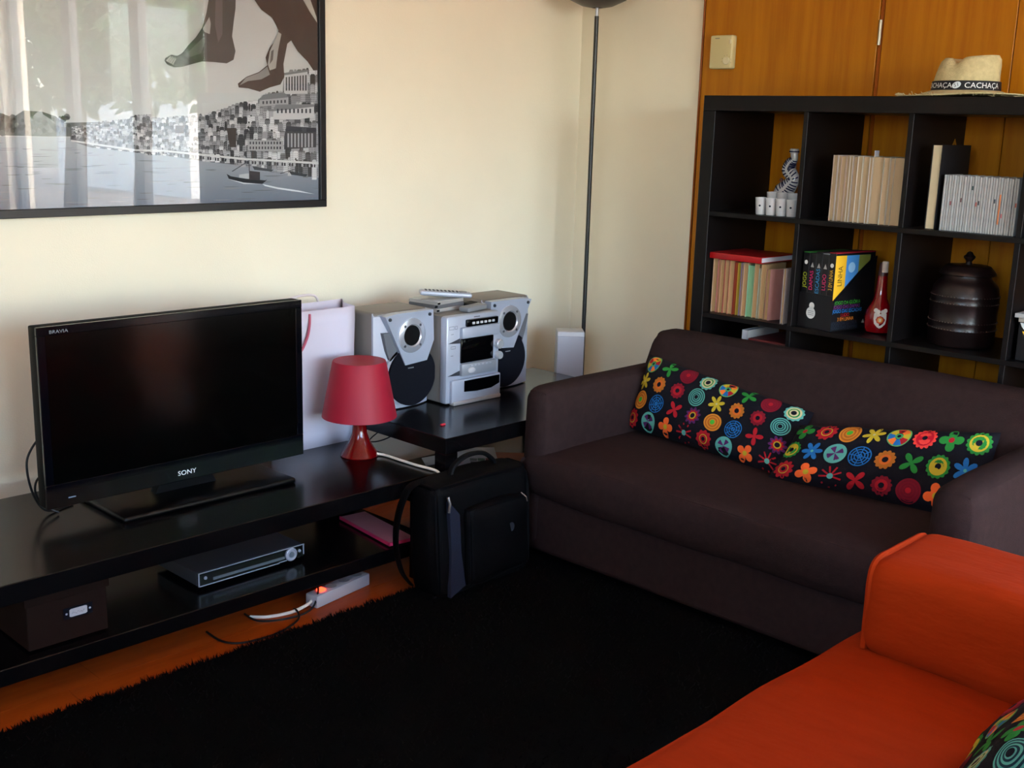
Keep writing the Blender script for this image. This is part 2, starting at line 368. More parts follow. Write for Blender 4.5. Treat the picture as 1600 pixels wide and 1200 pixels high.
# ------------------------------------------------------------------ table with the stereo
tx0, tx1, ty0, ty1 = -1.066, -.102, .106, .656
tab = thing('coffee_table', 'square-legged black table beside the sofa, carrying the silver stereo', 'table', ((tx0+tx1)/2, (ty0+ty1)/2, 0))
MB().box(tx0, tx1, ty0, ty1, .40, .45, .002, 1).build('table_top', BLACK, tab)
MB().box(tx0+.05, tx1-.05, ty0+.012, ty1-.012, .185, .20, .001, 1).build('lower_shelf', BLACK, tab)
for x in (tx0, tx1-.05):
    for y in (ty0, ty1-.05): MB().box(x, x+.05, y, y+.05, 0, .40, .0015, 1).build('leg', BLACK, tab)

# ------------------------------------------------------------------ bookcase
bc = thing('bookcase', 'tall black open cube bookcase standing against the wood panelling behind the sofa', 'bookcase', (.19, -.745, 0))
D0, D1 = 0.0, .372
MB().box(D0, D1, -1.49, 0, 1.44, 1.49, .0015, 1).build('top_panel', CASE, bc)
MB().box(D0, D1, -1.49, 0, 0, .05, .0015, 1).build('bottom_panel', CASE, bc)
for y in (0, -1.44): MB().box(D0, D1, y-.05, y, .05, 1.44, .0015, 1).build('side_panel', CASE, bc)
ZR = [1.1045, .753, .4015, .05]
for z in ZR[:3]: MB().box(D0+.002, D1, -1.44, -.05, z-.016, z, .0008, 1).build('shelf', CASE, bc)
YC = [-.05-.3515*i for i in range(4)]
for c in range(3):
    for rI in range(4): MB().box(D0+.002, D1, YC[c]-.3515, YC[c]-.3355, ZR[rI], (ZR[rI]+.3355), .0008, 1).build('divider', CASE, bc)

# ------------------------------------------------------------------ grey sofa
GREY = mat('grey_sofa_cloth', (46, 33, 32), .9, .06, var=.12, vscale=45, bump=.35, bscale=420)
SF = -.765
sofa = thing('two_seat_sofa', 'charcoal grey two-seat fabric sofa standing in front of the bookcase', 'sofa', (-.4, -.63, 0))
def back_shear(p): return Vector((p.x+.45*(p.z-.69)*min(1, max(0, (-p.x-.02)/.11)), p.y, p.z))
MB().soft(SF+.008, -.06, -1.35, .078, .04, .238, .022, .06).build('sofa_base', GREY, sofa)
MB().soft(SF-.022, -.16, -1.352, .080, .228, .368, .052, .035, .004, 5, 2, .012).build('seat_cushion', GREY, sofa)
MB().soft(-.14, -.012, -1.325, .062, .05, .692, .05, .04, .003, 5, 4, .006, back_shear).build('backrest', GREY, sofa)
def arm(y0, y1):
    MB().soft(SF+.006, -.05, y0, y1, .045, .575, .045, .035, .002, 6, y0, .005).build('armrest', GREY, sofa)
arm(-.018, .088); arm(-1.36, -1.245)
for x in (SF+.13, -.12):
    for y in (.03, -1.3): MB().box(x-.025, x+.025, y-.025, y+.025, 0, .05).build('foot', MATBLK, sofa)

# ------------------------------------------------------------------ orange sofa
OR = mat('orange_cover', (146, 42, 7), .9, .06, var=.06, vscale=14, bump=.9, bscale=16, stretch=(2.2, .7, 2.2))
OX0, OX1 = -2.9, -.985
osf = thing('orange_sofa', 'low orange fabric sofa with a block armrest, facing the television', 'sofa', (-1.9, -1.75, 0))
MB().soft(OX0, OX1, -2.12, -1.285, .17, .352, .05, .035, .010, 4, 9, .006).build('seat_mattress', OR, osf)
MB().soft(OX0+.02, OX1-.02, -2.1, -1.32, .03, .175, .02, .08).build('sofa_base', OR, osf)
MB().soft(-1.262, OX1, -2.12, -1.345, .345, .553, .040, .025, .008, 6, 5, .004).build('armrest', OR, osf)
MB().soft(OX0, -1.262, -2.12, -1.92, .345, .62, .05, .05, .01, 5, 6, .01).build('backrest', OR, osf)
pp = MB(); r_ = .02; zt, zb = .549, .357
yp = -1.3575; xa, xb, zt = -1.2505, -.9965, .5425
pp.tube([(xa, yp, zb), (xa, yp, .44), (xa, yp, .50), (xa+.008, yp, .530), (xa+.032, yp, zt), (xa+.08, yp, zt+.001), (xb-.08, yp, zt+.001), (xb-.032, yp, zt), (xb-.008, yp, .530), (xb, yp, .50), (xb, yp, zb)], .0075, 8, 6)
pp.build('piping', OR, osf)
for x in (OX0+.1, OX1-.1):
    for y in (-1.42, -2.02): MB().box(x-.03, x+.03, y-.03, y+.03, .018, .045).build('foot', MATBLK, osf)

# ------------------------------------------------------------------ patterned pillows
PK = mat('navy_pillow', (9, 9, 18), .85, .2, var=.15, vscale=60, bump=.2, bscale=500)
YEL, GRN, RED, ORG, BLU, TEAL, PUR, CREM, DRK, MAR = (236, 206, 50), (46, 158, 60), (206, 26, 42), (216, 124, 36), (36, 128, 204), (110, 205, 185), (104, 42, 110), (240, 232, 170), (16, 14, 30), (150, 16, 40)
def dye(*c): return tuple(int(x*.78) for x in c)
YEL, GRN, RED, ORG, BLU, TEAL, PUR, CREM, DRK, MAR = [dye(*c) for c in (YEL, GRN, RED, ORG, BLU, TEAL, PUR, CREM, DRK, MAR)]
def motif(p, k, c, R, rot):
    L = [.0010+.0003*i for i in range(8)]
    def pet(n, a, b, e=1): return lambda t: R*(a+b*abs(math.cos(n/2*(t+rot)))**e)
    if k == 'clover': p.polar(c, pet(4, .30, .70, .7), GRN, L[0], 40); p.polar(c, R*.24, RED, L[1], 12, 1)
    elif k == 'splat': p.polar(c, pet(6, .28, .70, 1.2), YEL, L[0], 48); p.polar(c, R*.12, CREM, L[1], 8, 1)
    elif k == 'bone': p.polar(c, pet(4, .16, .84, 1.6), GRN, L[0], 48)
    elif k == 'rbone': p.polar(c, pet(4, .16, .84, 1.6), RED, L[0], 48)
    elif k == 'bluef': p.polar(c, pet(6, .30, .70, 1.0), BLU, L[0], 48); p.polar(c, R*.14, TEAL, L[1], 8, 1)
    elif k == 'orf': p.polar(c, pet(4, .35, .65, .7), (232, 96, 40), L[0], 40); p.polar(c, R*.26, YEL, L[1], 12, 1)
    elif k == 'sun': p.polar(c, pet(12, .82, .18), ORG, L[0], 48); p.polar(c, R*.55, (200, 96, 30), L[1], 20, 1); p.polar(c, R*.30, DRK, L[2], 14, 1)
    elif k == 'redsun': p.polar(c, pet(14, .82, .18), (220, 60, 50), L[0], 56); p.polar(c, R*.72, (176, 10, 34), L[1], 24, 1); p.polar(c, R*.22, DRK, L[2], 12, 1)
    elif k == 'ysun': p.polar(c, pet(14, .84, .16), GRN, L[0], 56); p.polar(c, R*.72, YEL, L[1], 24, 1); p.polar(c, R*.26, DRK, L[2], 12, 1)
    elif k == 'csun': p.polar(c, pet(12, .84, .16), TEAL, L[0], 48); p.polar(c, R*.74, CREM, L[1], 24, 1); p.polar(c, R*.56, GRN, L[2], 20, 1); p.polar(c, R*.44, CREM, L[3], 18, 1); p.polar(c, R*.28, DRK, L[4], 12, 1)
    elif k == 'flame': p.polar(c, pet(10, .62, .38), PUR, L[0], 40); p.polar(c, pet(10, .46, .24), RED, L[1], 40); p.polar(c, R*.40, YEL, L[2], 14, 1); p.polar(c, R*.28, DRK, L[3], 12, 1)
    elif k == 'redring': p.polar(c, pet(12, .8, .2), MAR, L[0], 40); p.polar(c, R*.58, RED, L[1], 20, 1); p.polar(c, R*.28, DRK, L[2], 12, 1)
    elif k == 'rings':
        for i in range(7): p.polar(c, R*(1-.115*i), TEAL if i % 2 == 0 else (20, 50, 60), L[0]+.00025*i, 28, 1)
        p.polar(c, R*.24, DRK, L[7], 12, 1)
    elif k == 'rrings':
        for i in range(6): p.polar(c, R*(1-.13*i), MAR if i % 2 == 0 else (110, 8, 30), L[0]+.00025*i, 28, 1)
        p.polar(c, R*.24, RED, L[7], 12, 1)
    elif k == 'wood':
        for i in range(5): p.polar(c, lambda t, i=i: R*(1-.15*i)*(1+.06*math.cos(t*2+rot)), (206, 128, 40) if i % 2 == 0 else (168, 92, 26), L[0]+.00025*i, 28, 1)
        p.polar(c, R*.28, (70, 170, 50), L[7], 10, 1)
    elif k == 'web':
        for i in range(4):
            p.sector(c, R*(.98-.25*i)-R*.10, R*(.98-.25*i), 0, 2*PI, BLU, L[0], 28)
        for i in range(4): a = rot+i*PI/4; p.line((c[0]-R*math.cos(a)*.95, c[1]-R*math.sin(a)*.95), (c[0]+R*math.cos(a)*.95, c[1]+R*math.sin(a)*.95), R*.09, BLU, L[1])
    elif k == 'wheel':
        p.polar(c, R, (96, 160, 90), L[0], 28, 1); cs = [RED, YEL, (224, 110, 40), RED, YEL, BLU, (224, 110, 40), BLU]
        for i in range(8): p.sector(c, R*.34, R*.9, rot+i*PI/4, rot+(i+1)*PI/4, cs[i], L[1], 4)
        p.polar(c, R*.30, (60, 150, 90), L[1], 14, 1); p.polar(c, R*.16, DRK, L[2], 10, 1)
    elif k == 'tealwheel':
        p.polar(c, R, TEAL, L[0], 28, 1)
        for i in range(4): p.sector(c, 0.001, R*.72, rot+i*PI/2, rot+i*PI/2+.75, PUR, L[1], 5)
    elif k == 'star':
        for i in range(9): a = rot+i*2*PI/9; p.line(c, (c[0]+R*math.cos(a), c[1]+R*math.sin(a)), R*.16, RED, L[0])
        p.polar(c, R*.28, TEAL, L[1], 12, 1)
    elif k == 'redf': p.polar(c, pet(10, .74, .26), RED, L[0], 40); p.polar(c, R*.5, YEL, L[1], 20, 1); p.polar(c, R*.42, RED, L[2], 18, 1); p.polar(c, R*.22, DRK, L[3], 12, 1)
def pillow(label, BL, BR, TL, TR, thick, rows, R, front, up=None):
    """four corners in space; the face looks along 'front'"""
    BL, BR, TL, TR = map(Vector, (BL, BR, TL, TR)); front = Vector(front).normalized()
    ctr = (BL+BR+TL+TR)/4; W = ((BR-BL).length+(TR-TL).length)/2; H = ((TL-BL).length+(TR-BR).length)/2
    t = thing('pillow', label, 'pillow', ((BL.x+BR.x)/2, (BL.y+BR.y)/2, min(BL.z, BR.z)))
    def surf(u, v, side, lift=0):                       # u,v in -1..1
        pin = .05*(1-abs(u))*abs(v)**3; pin2 = .03*(1-abs(v))*abs(u)**3
        a, b = (u*(1-pin2)+1)/2, (v*(1-pin)+1)/2
        p = BL*(1-a)*(1-b)+BR*a*(1-b)+TL*(1-a)*b+TR*a*b
        k = (max(0, 1-u**4)*max(0, 1-v**4))**.55
        wr_ = .006*noise.noise(Vector((u*3.1, v*2.3, W*10)))*k
        return p+front*side*(thick/2*k+wr_+lift)
    m = MB(); nu, nv = 44, 24
    for side in (1, -1):
        vs_ = [surf(2*i/nu-1, 2*j/nv-1, side) for j in range(nv+1) for i in range(nu+1)]; fs = []
        for j in range(nv):
            for i in range(nu):
                q = (j*(nu+1)+i, j*(nu+1)+i+1, (j+1)*(nu+1)+i+1, (j+1)*(nu+1)+i); fs.append(q if side == 1 else tuple(reversed(q)))
        m.add(vs_, fs)
    cov = m.build('pillow_cover', PK, t, 80)
    p = Print(lambda x, y, l: surf(max(-.995, min(.995, x/(W/2))), max(-.99, min(.99, y/(H/2))), 1, l))
    nr = len(rows)
    for j, row in enumerate(rows):
        y = H/2-(j+.5)*H/nr; n = len(row); off = .5 if j % 2 == 0 else .32
        for i, k in enumerate(row):
            x = -W/2+(i+off+.1)*W/(n+.15); motif(p, k, (x, y), R*(1 if k not in ('sun', 'redring') else .9), j*.7+i*1.3)
    p.build('printed_motifs', vmat('pillow_ink', .85, .2), cov, 0); return t
P1 = [['wheel', 'bone', 'rrings', 'csun', 'wheel', 'bone', 'rrings', 'csun'],
      ['splat', 'sun', 'redring', 'rings', 'splat', 'sun', 'redring', 'rings'],
      ['wood', 'web', 'rbone', 'flame', 'wood', 'web', 'rbone', 'flame'],
      ['redf', 'tealwheel', 'orf', 'star', 'redf', 'tealwheel', 'orf', 'star']]
P2 = [['clover', 'redf', 'wood', 'splat', 'wheel', 'redsun', 'clover', 'ysun'],
      ['ysun', 'bluef', 'tealwheel', 'web', 'sun', 'bone', 'ysun', 'bluef'],
      ['redf', 'orf', 'star', 'rbone', 'redring', 'rrings', 'orf', 'star']]
P3 = [['rings', 'clover', 'wood', 'bluef', 'redf', 'wood'], ['orf', 'csun', 'bone', 'wheel', 'redring', 'orf'], ['web', 'splat', 'rrings', 'ysun', 'bone', 'rings']]
pillow('navy pillow with colourful round motifs, leaning in the sofa corner by the stereo', (-.335, .0, .385), (-.40, -.655, .372), (-.235, -.012, .625), (-.235, -.645, .545), .11, P1, .031, (-.86, 0, .5))
pillow('navy pillow with colourful flower motifs, in front of its twin beside the far sofa arm', (-.445, -.625, .375), (-.36, -1.225, .375), (-.33, -.655, .525), (-.235, -1.205, .60), .10, P2, .033, (-.86, -.05, .5))
pillow('navy pillow with colourful motifs resting on the orange sofa', (-1.86, -1.775, .362), (-1.42, -1.71, .362), (-1.86, -1.91, .58), (-1.415, -1.87, .555), .11, P3, .036, (0, .85, .52))

# ------------------------------------------------------------------ television
TVY, TX0, TX1, TZ0, TZ1 = .398, -2.156, -1.377, .398, .863
tv = thing('television', 'black flat-screen television on a low pedestal, standing on the long bench', 'television', (-1.75, .45, .35))
bez = mat('tv_bezel', (3, 4, 8), .12, .3); scr = mat('tv_screen', (2, 2, 2), .12, .25)
MB().box(TX0, TX1, TVY+.004, TVY+.045, TZ0, TZ1, .004, 2).build('housing', MATBLK, tv)
fb = MB(); w = .022; wb = .062
fb.box(TX0, TX1, TVY-.004, TVY+.006, TZ0, TZ0+wb, .0015, 1).box(TX0, TX1, TVY-.004, TVY+.006, TZ1-w, TZ1, .0015, 1).box(TX0, TX0+w, TVY-.004, TVY+.006, TZ0+wb, TZ1-w, .0015, 1).box(TX1-w, TX1, TVY-.004, TVY+.006, TZ0+wb, TZ1-w, .0015, 1)
fbo = fb.build('bezel', bez, tv)
MB().box(TX0+w, TX1-w, TVY-.0035, TVY+.006, TZ0+wb, TZ1-w).build('screen', scr, tv, 0)
MB().box(TX0+.04, TX1-.04, TVY-.0048, TVY-.0035, TZ0+.040, TZ0+.0425).build('groove', GLOSSBLK, fbo, 0)
pr = Print(plane_map((0, TVY-.0042, 0), (1, 0, 0), (0, 0, 1), (0, -1, 0)))
pr.text('SONY', (-1.765, TZ0+.022), .0185, (235, 238, 240), sx=1.15); pr.build('brand_lettering', vmat('tv_lettering', .3, .5), fbo, 0); pr = Print(pr.fn); pr.text('BRAVIA', (TX0+.055, TZ1-.014), .012, (120, 125, 130), sx=1.2)
pr.build('corner_lettering', vmat('tv_lettering', .3, .5), fbo, 0); pr = Print(pr.fn); pr.line((TX0+.055, TZ0+.022), (TX0+.075, TZ0+.022), .003, (120, 130, 150)); pr.build('status_mark', vmat('tv_lettering', .3, .5), fbo, 0)
nk = MB(); nk.prism([(-.10, 0), (.10, 0), (.07, .06), (-.07, .06)], (-1.75, .425, .352), (1, 0, 0), (0, 0, 1), (0, 1, 0), .03); nk.build('neck', MATBLK, tv, 0)
pd = MB(); pd.soft(-2.0, -1.47, .30, .56, .35, .366, .0075, .05); pd.build('pedestal', mat('pedestal_black', (4, 4, 5), .3, .2), tv)
cd = thing('television_cable', 'thin black cable looping behind the left edge of the television', 'cable', (-2.13, .5, .35))
MB().tube([(-2.06, .46, .58), (-2.112, .5, .561), (-2.15, .5, .52), (-2.157, .5, .475), (-2.145, .5, .41), (-2.12, .5, .365), (-2.08, .51, .354), (-2.03, .53, .354)], .003, 8, 6).build('cord_loop', RUBBER, cd)
MB().tube([(-2.08, .47, .47), (-2.125, .5, .455), (-2.14, .5, .42), (-2.125, .49, .38), (-2.09, .48, .3555)], .003, 8, 6).build('cord_loop', RUBBER, cd)

# ------------------------------------------------------------------ white paper carrier bag
pbm = mat('white_paper', (196, 190, 204), .75, .3, var=.03, vscale=5)
pb = thing('paper_bag', 'white paper carrier bag with pink rope handles, standing between television and speaker', 'bag', (-1.21, .61, .35))
x0, x1, yf, yb_, zt = -1.375, -1.056, .562, .655, .794
m = MB(); nn = 10
def bagp(x, y, z): return (x+(.004*math.sin(z*19+x*7)), y+.006*math.sin(x*14+z*11)*(z-.35)/.45, z)
front = [bagp(x0+(x1-x0)*i/nn, yf, .35+(zt-.35)*j/nn) for j in range(nn+1) for i in range(nn+1)]
back = [bagp(x0+(x1-x0)*i/nn+.01, yb_-(.015 if j > 6 else 0), .35+(zt-.35+.012)*j/nn) for j in range(nn+1) for i in range(nn+1)]
fs = [(j*(nn+1)+i, j*(nn+1)+i+1, (j+1)*(nn+1)+i+1, (j+1)*(nn+1)+i) for j in range(nn) for i in range(nn)]
m.add(front, fs); m.add(back, [tuple(reversed(f)) for f in fs])
for i in (0, nn):
    sd = [front[j*(nn+1)+i] for j in range(nn+1)]; bd = [back[j*(nn+1)+i] for j in range(nn+1)]; md = [Vector(((a[0]+b[0])/2+(.018 if i == 0 else -.018)*(1 if j else 0), (a[1]+b[1])/2, (a[2]+b[2])/2)) for j, (a, b) in enumerate(zip(sd, bd))]
    m.add(sd+md+bd, [(j, j+1, nn+2+j, nn+1+j) for j in range(nn)]+[(nn+1+j, nn+2+j, 2*nn+3+j, 2*nn+2+j) for j in range(nn)])
m.add([front[0], front[nn], back[nn], back[0]], [(0, 1, 2, 3)])
pbo = m.build('bag_body', pbm, pb, 50)
sol = pbo.modifiers.new('thickness', 'SOLIDIFY'); sol.thickness = .001
PNK = mat('pink_rope', (170, 80, 100), .7, .3)
MB().tube([(-1.232, .557, .785), (-1.236, .553, .75), (-1.247, .552, .71), (-1.275, .552, .67), (-1.305, .553, .70), (-1.315, .557, .785)], .004, 8, 6).build('rope_handle', PNK, pb)
MB().tube([(-1.30, .649, .79), (-1.25, .635, .825), (-1.16, .635, .828), (-1.13, .648, .79)], .004, 8, 6).build('rope_handle', mat('pale_rope', (205, 190, 190), .8), pb)

# ------------------------------------------------------------------ small red table lamp
LX, LY = -1.158, .405
lamp = thing('table_lamp', 'small red plastic table lamp on the end of the low bench', 'lamp', (LX, LY, .35))
redsh = mat('red_shade', (146, 16, 40), .55, .35); redb = mat('red_translucent_base', (96, 2, 5), .1, .4, coat=.1)
bb = MB()
bb.lathe([(.058, .0), (.060, .003), (.050, .020), (.034, .045), (.0245, .072), (.021, .10), (.0205, .15), (.0, .15)], (LX, LY, .35), 32); bb.build('lamp_base', redb, lamp)
sh = MB(); sh.lathe([(.1165, .128), (.083, .300), (.081, .304), (.064, .3045), (.0, .303), (.0, .298), (.080, .298), (.114, .128)], (LX, LY, .35), 48, cap=False); sh.build('lamp_shade', redsh, lamp, 40)
MB().lathe([(.012, .15), (.012, .22), (.0, .22)], (LX, LY, .35), 12).build('bulb_holder', MATBLK, lamp)
MB().tube([(LX+.03, LY-.034, .358), (-1.11, .34, .356), (-1.108, .27, .356), (-1.105, .20, .3555), (-1.10, .15, .356), (-1.094, .112, .353), (-1.093, .099, .338), (-1.094, .097, .30), (-1.1, .1, .25)], .0042, 8, 6).build('lamp_cable', mat('white_cable', (232, 222, 205), .5), lamp)

# ------------------------------------------------------------------ stereo: two speakers and the main unit
def speaker(label, x0, mirror):
    W, D, H = .232, .20, .325; yf, yb2, z = .472, .672, .4505
    t = thing('loudspeaker', label, 'speaker', (x0+W/2, .57, .45), 'stereo speakers')
    MB().box(x0, x0+W, yf+.02, yb2-.02, z, z+H, .012, 3).build('cabinet', SILVB, t)
    # curved front baffle
    n_ = 12; vs_ = []; fs = []
    def fy(u): return yf+.022*(2*u-1)**2
    ol = []
    for i in range(n_+1): u = i/n_; ol.append((x0+W*u, fy(u)))
    m = MB()
    for (px, py) in ol: vs_ += [(px, py, z+.004), (px, py, z+H-.012), (px, yf+.03, z+.004), (px, yf+.03, z+H-.002)]
    for i in range(n_): a = 4*i; b = a+4; fs += [(a, b, b+1, a+1), (a+1, b+1, b+3, a+3), (a+2, a, b, b+2)[::-1]]
    fs += [(0, 1, 3, 2), (4*n_, 4*n_+2, 4*n_+3, 4*n_+1)]
    m.add(vs_, fs); m.build('baffle', SILV, t, 40)
    fx = (lambda u: x0+W*(1-u)) if mirror else (lambda u: x0+W*u)
    cx = fx(.57); tz = z+.245
    pl = [(.09, .315), (.30, .322), (.97, .322), (.99, .22), (.86, .155), (.46, .148), (.40, .175)]
    q = [(fx(a), b) for a, b in pl]; m = MB(); m.prism(q if not mirror else q[::-1], (0, yf-.014, z), (1, 0, 0), (0, 0, 1), (0, 1, 0), .03); m.build('tweeter_plate', mat('pale_silver', (166, 174, 190), .3, .5, metal=.3), t, 0)
    def disc(prof, px, pz, n=32):
        m = MB(Matrix.Translation((px, yf-.014, pz)) @ Matrix.Rotation(PI/2, 4, 'X')); m.lathe(prof, (0, 0, 0), n); return m
    rg = disc([(.058, .0), (.057, .003), (.050, .005), (.038, .006), (.033, .001)], cx, tz).build('tweeter_ring', mat('bright_ring', (205, 210, 220), .25, .5, metal=.7), t)
    disc([(.034, .0012), (.034, .0018), (.02, .001), (.0, .003)], cx, tz).build('tweeter_cone', MATBLK, t)
    for a in (45, 135, 225, 315): disc([(.005, .003), (.0045, .0065), (.0, .007)], cx+.046*math.cos(math.radians(a)), tz+.046*math.sin(math.radians(a)), 10).build('screw', mat('dark_screw', (70, 72, 78), .3, .5, metal=.7), rg)
    for a, b in ((.17, .305), (.90, .308)): disc([(.006, .0), (.0055, .004), (.0, .005)], fx(a), z+b, 10).build('screw', _M['dark_screw'], rg)
    gl = [(.100*math.cos(2*PI*i/40), .100*math.sin(2*PI*i/40)) for i in range(40)]
    rim = MB(); rim.prism([(a*1.05, b*1.02) for a, b in gl], (cx+(.000 if not mirror else -.000), yf-.002, z+.108), (1, 0, 0), (0, 0, 1), (0, 1, 0), .02); rim.build('grille_rim', SILV, t, 0)
    gr = MB(); gr.prism(gl, (cx+(.009 if not mirror else -.009), yf-.010, z+.108), (1, 0, 0), (0, 0, 1), (0, 1, 0), .02); gro = gr.build('grille', mat('speaker_cloth', (16, 17, 24), .9, .1, bump=.3, bscale=900), t, 0)
    MB().box(cx-.012, cx+.012, yf-.0115, yf-.0095, z+.135, z+.138).build('badge', mat('badge_silver', (150, 150, 150), .4, metal=.5), gro, 0)
    # dark recess beside the plate
    m = MB(); q = [(fx(a), b) for a, b in [(.10, .26), (.24, .26), (.36, .19), (.22, .165), (.16, .20)]]; m.prism(q if not mirror else q[::-1], (0, yf-.002, z), (1, 0, 0), (0, 0, 1), (0, 1, 0), .02); m.build('recess', mat('recess_grey', (90, 92, 98), .6), t, 0)
speaker('silver loudspeaker with black round grille, standing behind the red lamp', -1.032, False)
speaker('silver loudspeaker with black round grille, standing beside the white box', -.545, True)
SX0, SX1, SY, SZ = -.797, -.548, .402, .4505
st = thing('hifi_unit', 'silver mini stereo unit with dark display, between its two speakers', 'stereo', (-.67, .5, .45))
SH = .302
MB().box(SX0+.004, SX1-.004, SY+.03, SY+.25, SZ+.004, SZ+SH, .008, 2).build('casing', SILVB, st)
W = SX1-SX0
def fpt(u, v): return SX0+W*u, SZ+SH*v
def fbox(name, u0, u1, v0, v1, d0, d1, m, bev=.003, par=None):
    a, b = fpt(u0, v0), fpt(u1, v1); return MB().box(a[0], b[0], SY-d1, SY+d0, a[1], b[1], bev, 2).build(name, m, par or st)
fbox('front_panel', 0, 1, .015, 1.0, .035, 0, SILV, .010)
fbox('disc_tray', .24, .95, .74, .865, .005, .014, SILV, .005)
bs = fbox('button_strip', .34, .93, .865, .945, .005, .010, GLOSSBLK, .004)
for i in range(6): a = fpt(.45+.075*i, .9); MB().box(a[0]-.006, a[0]+.006, SY-.0125, SY-.009, a[1]-.003, a[1]+.005, .001, 1).build('button', WHITEPL, bs)
dsp = fbox('display', .25, .86, .46, .735, .005, .006, GLOSSBLK, .003)
ctl = fbox('control_strip', .25, .90, .315, .455, .005, .012, mat('grey_silver', (150, 154, 162), .35, metal=.4), .004)
for i in range(6): a = fpt(.42+.07*i, .425); MB().box(a[0]-.005, a[0]+.005, SY-.0145, SY-.011, a[1]-.002, a[1]+.003, .0008, 1).build('button', SILV, ctl)
a = fpt(.42, .375); MB(Matrix.Translation((a[0], SY-.0125, a[1])) @ Matrix.Rotation(PI/2, 4, 'X')).lathe([(.018, -.002), (.016, .003), (.0, .0045)], (0, 0, 0), 20, 1, .55).build('oval_button', WHITEPL, ctl)
dk = fbox('tape_deck', .07, .99, .02, .285, .005, .012, SILV, .005)
pv = [fpt(*q) for q in [(.29, .265), (.96, .265), (.96, .17), (.80, .13), (.52, .125), (.29, .14)]]; MB().prism(pv[::-1], (0, SY-.0135, 0), (1, 0, 0), (0, 0, 1), (0, 1, 0), .004).build('tape_window', GLOSSBLK, dk, 0)
fbox('deck_lip', .08, .98, .0, .045, .005, .018, mat('lip_silver', (165, 160, 158), .35, metal=.4), .004, dk)
for (u, v, r_) in ((.955, .62, .0165), (.955, .49, .014)):
    a = fpt(u, v); kb = MB(Matrix.Translation((a[0], SY-.001, a[1])) @ Matrix.Rotation(PI/2, 4, 'X')); kb.lathe([(r_, -.002), (r_, .014), (r_*.85, .017), (r_*.4, .016), (.0, .016)], (0, 0, 0), 24); kb.build('knob', mat('knob_silver', (190, 192, 198), .25, metal=.5), st)
for v in (.70, .335):
    q = [fpt(*k) for k in ((.03, v), (.245, v+.045), (.245, v-.012))]; MB().prism(q, (0, SY-.001, 0), (1, 0, 0), (0, 0, 1), (0, 1, 0), .004).build('notch', mat('notch_dark', (45, 46, 52), .5), st, 0)
pr = Print(plane_map((0, SY, 0), (1, 0, 0), (0, 0, 1), (0, -1, 0)))
for (u, v, w_, h_) in ((.09, .87, .022, .010), (.17, .87, .010, .010), (.12, .65, .02, .008)):
    a = fpt(u, v)
    for (p_, q_) in (((-w_/2, -h_/2), (w_/2, -h_/2)), ((w_/2, -h_/2), (w_/2, h_/2)), ((w_/2, h_/2), (-w_/2, h_/2)), ((-w_/2, h_/2), (-w_/2, -h_/2))):
        pr.line((a[0]+p_[0], a[1]+p_[1]), (a[0]+q_[0], a[1]+q_[1]), .0012, (90, 92, 98))
for v in (.80, .56): a = fpt(.10, v); pr.line((a[0]-.006, a[1]), (a[0]+.006, a[1]), .002, (110, 112, 118))
a = fpt(.55, .965); pr.line((a[0]-.014, a[1]), (a[0]+.014, a[1]), .003, (80, 80, 84))
pr.build('printed_marks', vmat('hifi_ink', .5), st, 0)
TOPZ = SZ+SH
# on top of the stereo
def cdcase(x, y, z, a, label, c):
    M = Matrix.Translation((x, y, z)) @ Matrix.Rotation(a, 4, 'Z'); t = thing('disc_case', label, 'case', (x, y, z), 'disc cases on the stereo')
    m = MB(M); m.box(-.071, .071, -.0625, .0625, 0, .0123, .001, 1); m.build('case_shell', mat(c, {'case_grey': (150, 148, 145), 'case_dark': (95, 95, 98)}[c], .25, .5), t)
    m = MB(M); m.box(-.0705, -.058, -.0635, .0635, .002, .0085); m.build('hinge_strip', MATBLK, t, 0)
cdcase(-.700, .560, TOPZ+.0003, .12, 'grey disc case at the bottom of the pile on the stereo', 'case_grey')
cdcase(-.698, .563, TOPZ+.0128, .05, 'dark grey disc case in the middle of the pile on the stereo', 'case_dark')
cdcase(-.704, .557, TOPZ+.0253, .16, 'grey disc case at the top of the pile, under the silver remote', 'case_grey')
def remote(x, y, z, a, tilt, L, Wd, H, m, label, btn):
    M = Matrix.Translation((x, y, z)) @ Matrix.Rotation(a, 4, 'Z') @ Matrix.Rotation(tilt, 4, 'Y'); t = thing('remote_control', label, 'remote', (x, y, z))
    b = MB(M); b.soft(-L/2, L/2, -Wd/2, Wd/2, 0, H, H*.42, .02); b.build('remote_body', m, t)
    if btn:
        for i in range(9):
            for j in range(3): q = MB(M); q.box(-L*.40+i*L*.075, -L*.40+i*L*.075+.007, -.014+j*.0105, -.007+j*.0105, H-.0005, H+.002, .0008, 1); q.build('button', mat('button_dark', (55, 55, 60), .5), t)
        q = MB(M); q.lathe([(.015, H-.0005), (.014, H+.0025), (.0, H+.003)], (L*.33, 0, 0), 16); q.build('dial', mat('dial_silver', (120, 120, 126), .3, metal=.5), t)
remote(-.668, .552, TOPZ+.0410, -.62, .06, .18, .050, .017, SILV, 'silver remote control with dark buttons lying on the pile of disc cases', True)
remote(-.628, .455, TOPZ+.0003, .22, 0, .115, .045, .019, mat('grey_remote', (120, 122, 126), .5), 'plain grey remote control lying on the front of the stereo', False)
remote(-.572, .53, TOPZ+.0003, .25, 0, .075, .04, .013, MATBLK, 'short black remote control lying on the stereo beside the grey one', False)
